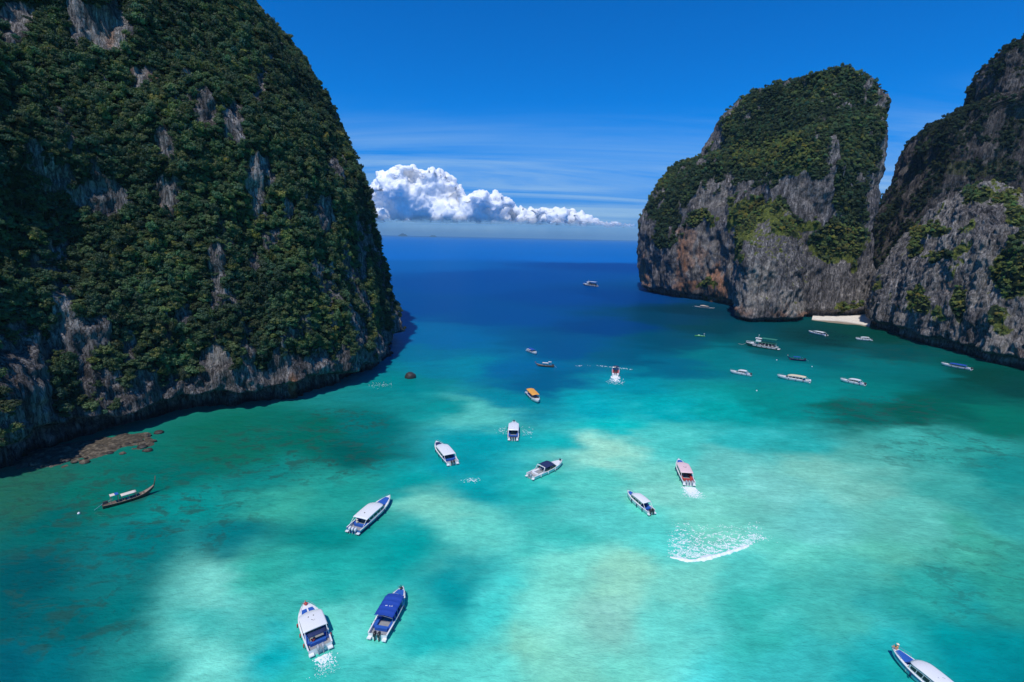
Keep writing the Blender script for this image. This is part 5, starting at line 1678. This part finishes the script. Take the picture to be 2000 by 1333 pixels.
tb, Hb = tour_boat((1457, 672), (1519, 681), 'green wooden tour boat with white wheelhouse and mast, moored off the tower', GREENP, WHITE, GREENP)
rz_ = tb.rotation_euler.z
q0 = tb.location + Matrix.Rotation(rz_, 3, 'Z') @ Vector((Hb.x(0.98), 0, Hb.sheer(1) - 0.1))
q1 = tb.location + Matrix.Rotation(rz_, 3, 'Z') @ Vector((Hb.x(1.28), -1.5, -0.1))
rp = [(q0 * (1 - k) + q1 * k) - Vector((0, 0, 1.0 * math.sin(math.pi * k) * 0.8)) for k in [i / 8 for i in range(9)]]
rp = [Vector((v.x, v.y, max(v.z, 0.02))) for v in rp]
tag(MB().tube(rp, 0.06, 5).build('anchor_rope', ROPE), 'slack pale anchor rope running from the bow of the green tour boat', 'rope')
tour_boat((1139, 556), (1166, 559), 'white two decked boat far out on the blue water', NAVY, WHITE, WHITE)

# ------------------------------------------------------------------ a small lime green boat
c, rz, L = place((1357, 656), (1377, 657), 0.3)
L = min(L, 6.5)
H = Hull(L, 1.5, 0.42, 0.45, 2.0)
root = empty('dinghy', (c[0], c[1], 0), rz)
tag(root, 'tiny lime green dinghy alone in front of the limestone tower', 'dinghy')
T = [i / 12 for i in range(13)]
MB().sheet([[(H.x(t_), H.hb(t_), H.sheer(t_)), (H.x(t_), H.hb(t_) * 0.7, 0.0), (H.x(t_), 0, -0.15), (H.x(t_), -H.hb(t_) * 0.7, 0.0), (H.x(t_), -H.hb(t_), H.sheer(t_))] for t_ in T]).build('hull', LIME, root, True)
MB().sheet([[(H.x(t_), H.hb(t_) * 0.95, H.sheer(t_)), (H.x(t_), 0, H.sheer(t_) - (0.18 if t_ < 0.6 else -0.05)), (H.x(t_), -H.hb(t_) * 0.95, H.sheer(t_))] for t_ in T]).build('deck', LIME, root)
MB().ball((H.x(0.6), 0, 0.62), 0.45, 10, 6, (1.6, 1, 0.8)).build('cuddy', paint('pale_lime', (0.45, 0.72, 0.42), 0.4, 0.4), root, True)
MB().box((H.x(0.3), 0, 0.5), (0.3, 1.2, 0.08)).build('seat', WHITE, root)
MB().tube([(H.x(0.08), 0, 0.4), (H.x(0.10), 0, 1.7)], 0.06, 6).box((H.x(0.10), 0, 1.75), (0.7, 0.3, 0.1)).build('light_mast', WHITE, root)

# mooring buoys
for (x_, y_, lab) in ((1517, 704, 'pale mooring buoy just left of the dark blue longtail boat'), (1586, 717, 'pale mooring buoy above the stern of the cream roofed speedboat'), (154, 1004, 'white mooring buoy off the stern of the brown longtail boat'), (1478, 764, 'pale mooring buoy below the small anchored speedboat')):
    q = G(x_, y_)
    b = MB().ball((0, 0, 0.1), 0.24, 12, 8).build('mooring_buoy', WHITE, None, True)
    b.location = (q[0], q[1], 0)
    MB().tube([(0.09 * math.cos(a), 0, 0.38 + 0.09 * math.sin(a)) for a in [2 * math.pi * k / 8 for k in range(9)]], 0.02, 5, False).build('ring', STEEL, b)
    tag(b, lab, 'buoy', 'mooring buoys')

# ================================================================== FOAM
t = NT('foam')
o = t.pos()
n = t.noise(o, 2.0, 4, 0.6)
MAT_FOAM = t.done(t.principled(t.ramp(n, [(0.3, (0.66, 0.74, 0.74)), (0.6, (0.86, 0.88, 0.87))]), 0.7, 0.2))


def foam(name, pts, size, label, seed, streak=0.0):
    """flecks of foam: low irregular caps of froth lying on the water"""
    g = np.random.default_rng(seed)
    n = len(pts)
    K = 7
    ang = np.linspace(0, 2 * math.pi, K, endpoint=False)[None] + g.uniform(-.3, .3, (n, K))
    sz_ = np.asarray(size) * g.uniform(0.5, 1.4, n)
    r = sz_[:, None] * g.uniform(0.5, 1.2, (n, K))
    th = g.normal(streak, 0.35, n)
    lx, ly = r * np.cos(ang) * 1.5, r * np.sin(ang) * 0.75
    X = pts[:, 0:1] + lx * np.cos(th)[:, None] - ly * np.sin(th)[:, None]
    Y = pts[:, 1:2] + lx * np.sin(th)[:, None] + ly * np.cos(th)[:, None]
    rim = np.stack([X, Y, np.full((n, K), 0.004)], 2)
    top = np.stack([pts[:, 0], pts[:, 1], 0.02 + 0.14 * sz_], 1)[:, None]
    V = np.concatenate([rim, top], 1).reshape(-1, 3)
    b = (np.arange(n) * (K + 1))[:, None]
    k = np.arange(K)[None]
    Fc = np.stack([b + k, b + (k + 1) % K, np.broadcast_to(b + K, (n, K))], 2).reshape(-1, 3)
    o = mesh_np(name, V, Fc, MAT_FOAM, smooth_shade=True)
    tag(o, label, 'foam', kind='stuff')
    return o


def plume(boat, length, spread, n, g):
    """foam thrown up behind a boat"""
    root, Hh, L, B = boat
    rz = root.rotation_euler.z
    d = g.random(n) ** 1.9 * length
    w = (B * 0.28 + spread * d / length) * g.normal(0, 0.55, n)
    x, y = -L / 2 - 0.7 - d, w
    return np.stack([root.location.x + x * math.cos(rz) - y * math.sin(rz), root.location.y + x * math.sin(rz) + y * math.cos(rz)], 1), rz, d / length


g = np.random.default_rng(500)
for k, ln, sp_, n_, sz_, lab in ((1, 3.4, 0.6, 420, 0.05, 'patch of white foam behind the white cabin speedboat'), (7, 4.6, 1.3, 1300, 0.10, 'burst of white foam behind the pink roofed speedboat'), (11, 12, 2.0, 380, 0.22, 'white wake behind the navy topped speedboat')):
    pts, rz_, dd = plume(BOATS[k], ln, sp_, n_, g)
    foam('wake_foam', pts, sz_ * (2.0 - 1.5 * dd), lab, 510 + k, rz_)
# the thin curved trail left of the racing boat
a_ = resample([G(1100, 716), G(1130, 715), G(1165, 715), G(1198, 718), G(1232, 722)], 0.4, False)
sel = fbm(np.concatenate([a_, np.zeros((len(a_), 1))], 1), (0.12, 0.12, 1), 3, seed=520) > -0.12
foam('wake_foam', a_[sel] + g.normal(0, 0.5, (int(sel.sum()), 2)), 0.24, 'thin white trail curving across the channel to the racing speedboat', 521, 0.0)
# splashes beside the white boat and a pale slick
for (x_, y_, sx_, sy_, n_, lab) in ((980, 841, 0.9, 1.2, 46, 'small splash of foam left of the outbound white roofed speedboat'), (1029, 844, 1.0, 1.4, 46, 'small splash of foam right of the outbound white roofed speedboat'), (921, 938, 0.8, 0.5, 60, 'little white slick of foam alone on the turquoise water'), (742, 752, 2.2, 1.6, 70, 'foam washing at the foot of the cliff tip')):
    q = G(x_, y_)
    foam('sea_foam', q + g.normal(0, 1, (n_, 2)) * np.array([sx_, sy_]), 0.10, lab, 530 + x_, 0.3)
# the breaking wave: a raised frothing crest and torn foam behind it
cr = resample([G(1309, 1089), G(1330, 1093), G(1352, 1096), G(1378, 1091), G(1412, 1083), G(1440, 1074), G(1463, 1066)], 0.10, False)
s_ = np.linspace(0, 1, len(cr))
q3 = np.concatenate([cr, np.zeros((len(cr), 1))], 1)
wd = (0.18 + 0.34 * np.sin(math.pi * s_) ** 0.5) * (1 + 1.1 * fbm(q3, (0.7, 0.7, 1), 3, seed=540))
nv = np.array([0.15, 1.0])
rows = []
for k, (u_, zq) in enumerate(((-1.0, 0.0), (-0.75, 0.16), (-0.3, 0.34), (0.1, 0.38), (0.5, 0.26), (0.9, 0.10), (1.35, 0.0))):
    q = cr + nv * (u_ * wd * (1 + 0.25 * fbm(q3 + k, (1.6, 1.6, 1), 2, seed=541)))[:, None]
    rows.append(np.concatenate([q, (zq * (0.7 + 0.6 * fbm(np.concatenate([q, np.zeros((len(q), 1))], 1), (1.5, 1.5, 1), 3, seed=542)) * np.minimum(1, 8 * np.minimum(s_, 1 - s_)))[:, None] + 0.006], 1))
rows = np.array(rows)
crest = mesh_np('breaking_wave', rows.reshape(-1, 3), grid_faces(*rows.shape[:2], False), MAT_FOAM)
tag(crest, 'white frothing crest of the only wave breaking in the bay', 'wave', kind='stuff')
n_ = 9000
u_, v_ = g.random(n_), g.random(n_) ** 1.1
x_ = 1308 + 160 * u_ + v_ * 8 + (v_ * 20 * u_) + g.normal(0, 7, n_) * np.minimum(1, 0.2 + v_ * 2)
y_ = 1090 - 26 * np.clip(u_ - 0.3, 0, 1) / 0.7 - v_ * (72 - 26 * u_)
pts = np.array([ground(a, b) for a, b in zip(x_, y_)])
nn = fbm(np.concatenate([pts, np.zeros((n_, 1))], 1), (0.6, 1.0, 1), 4, 0.7, True, seed=550)
ok = nn > 0.42 + 0.30 * v_ + 0.12 * u_ + g.normal(0, 0.05, n_)
foam('sea_foam', pts[ok], 0.075, 'torn lacy foam spread out behind the breaking wave', 551, 0.1)
n_ = 160
x_, y_ = g.normal(1478, 12, n_), g.normal(1050, 3.2, n_)
foam('sea_foam', np.array([ground(a, b + (a - 1478) * 0.15) for a, b in zip(x_, y_)]), 0.08, 'small foam patch just right of the breaking wave crest', 552, 0.1)
HAZE = 5.0e-5

# ================================================================== AIR
hz = MB().box((0, 0, 147), (150000, 150000, 302))

m = bpy.data.materials.new('haze_air')
m.use_nodes = True
m.node_tree.nodes.clear()
ho = m.node_tree.nodes.new('ShaderNodeOutputMaterial')
pv = m.node_tree.nodes.new('ShaderNodeVolumePrincipled')
pv.inputs['Color'].default_value = (0.40, 0.75, 1.0, 1)
pv.inputs['Density'].default_value = HAZE
m.node_tree.links.new(pv.outputs[0], ho.inputs['Volume'])
haze = hz.build('haze', m)
tag(haze, 'thin sea haze that pales the far water toward the horizon', 'haze', kind='stuff')
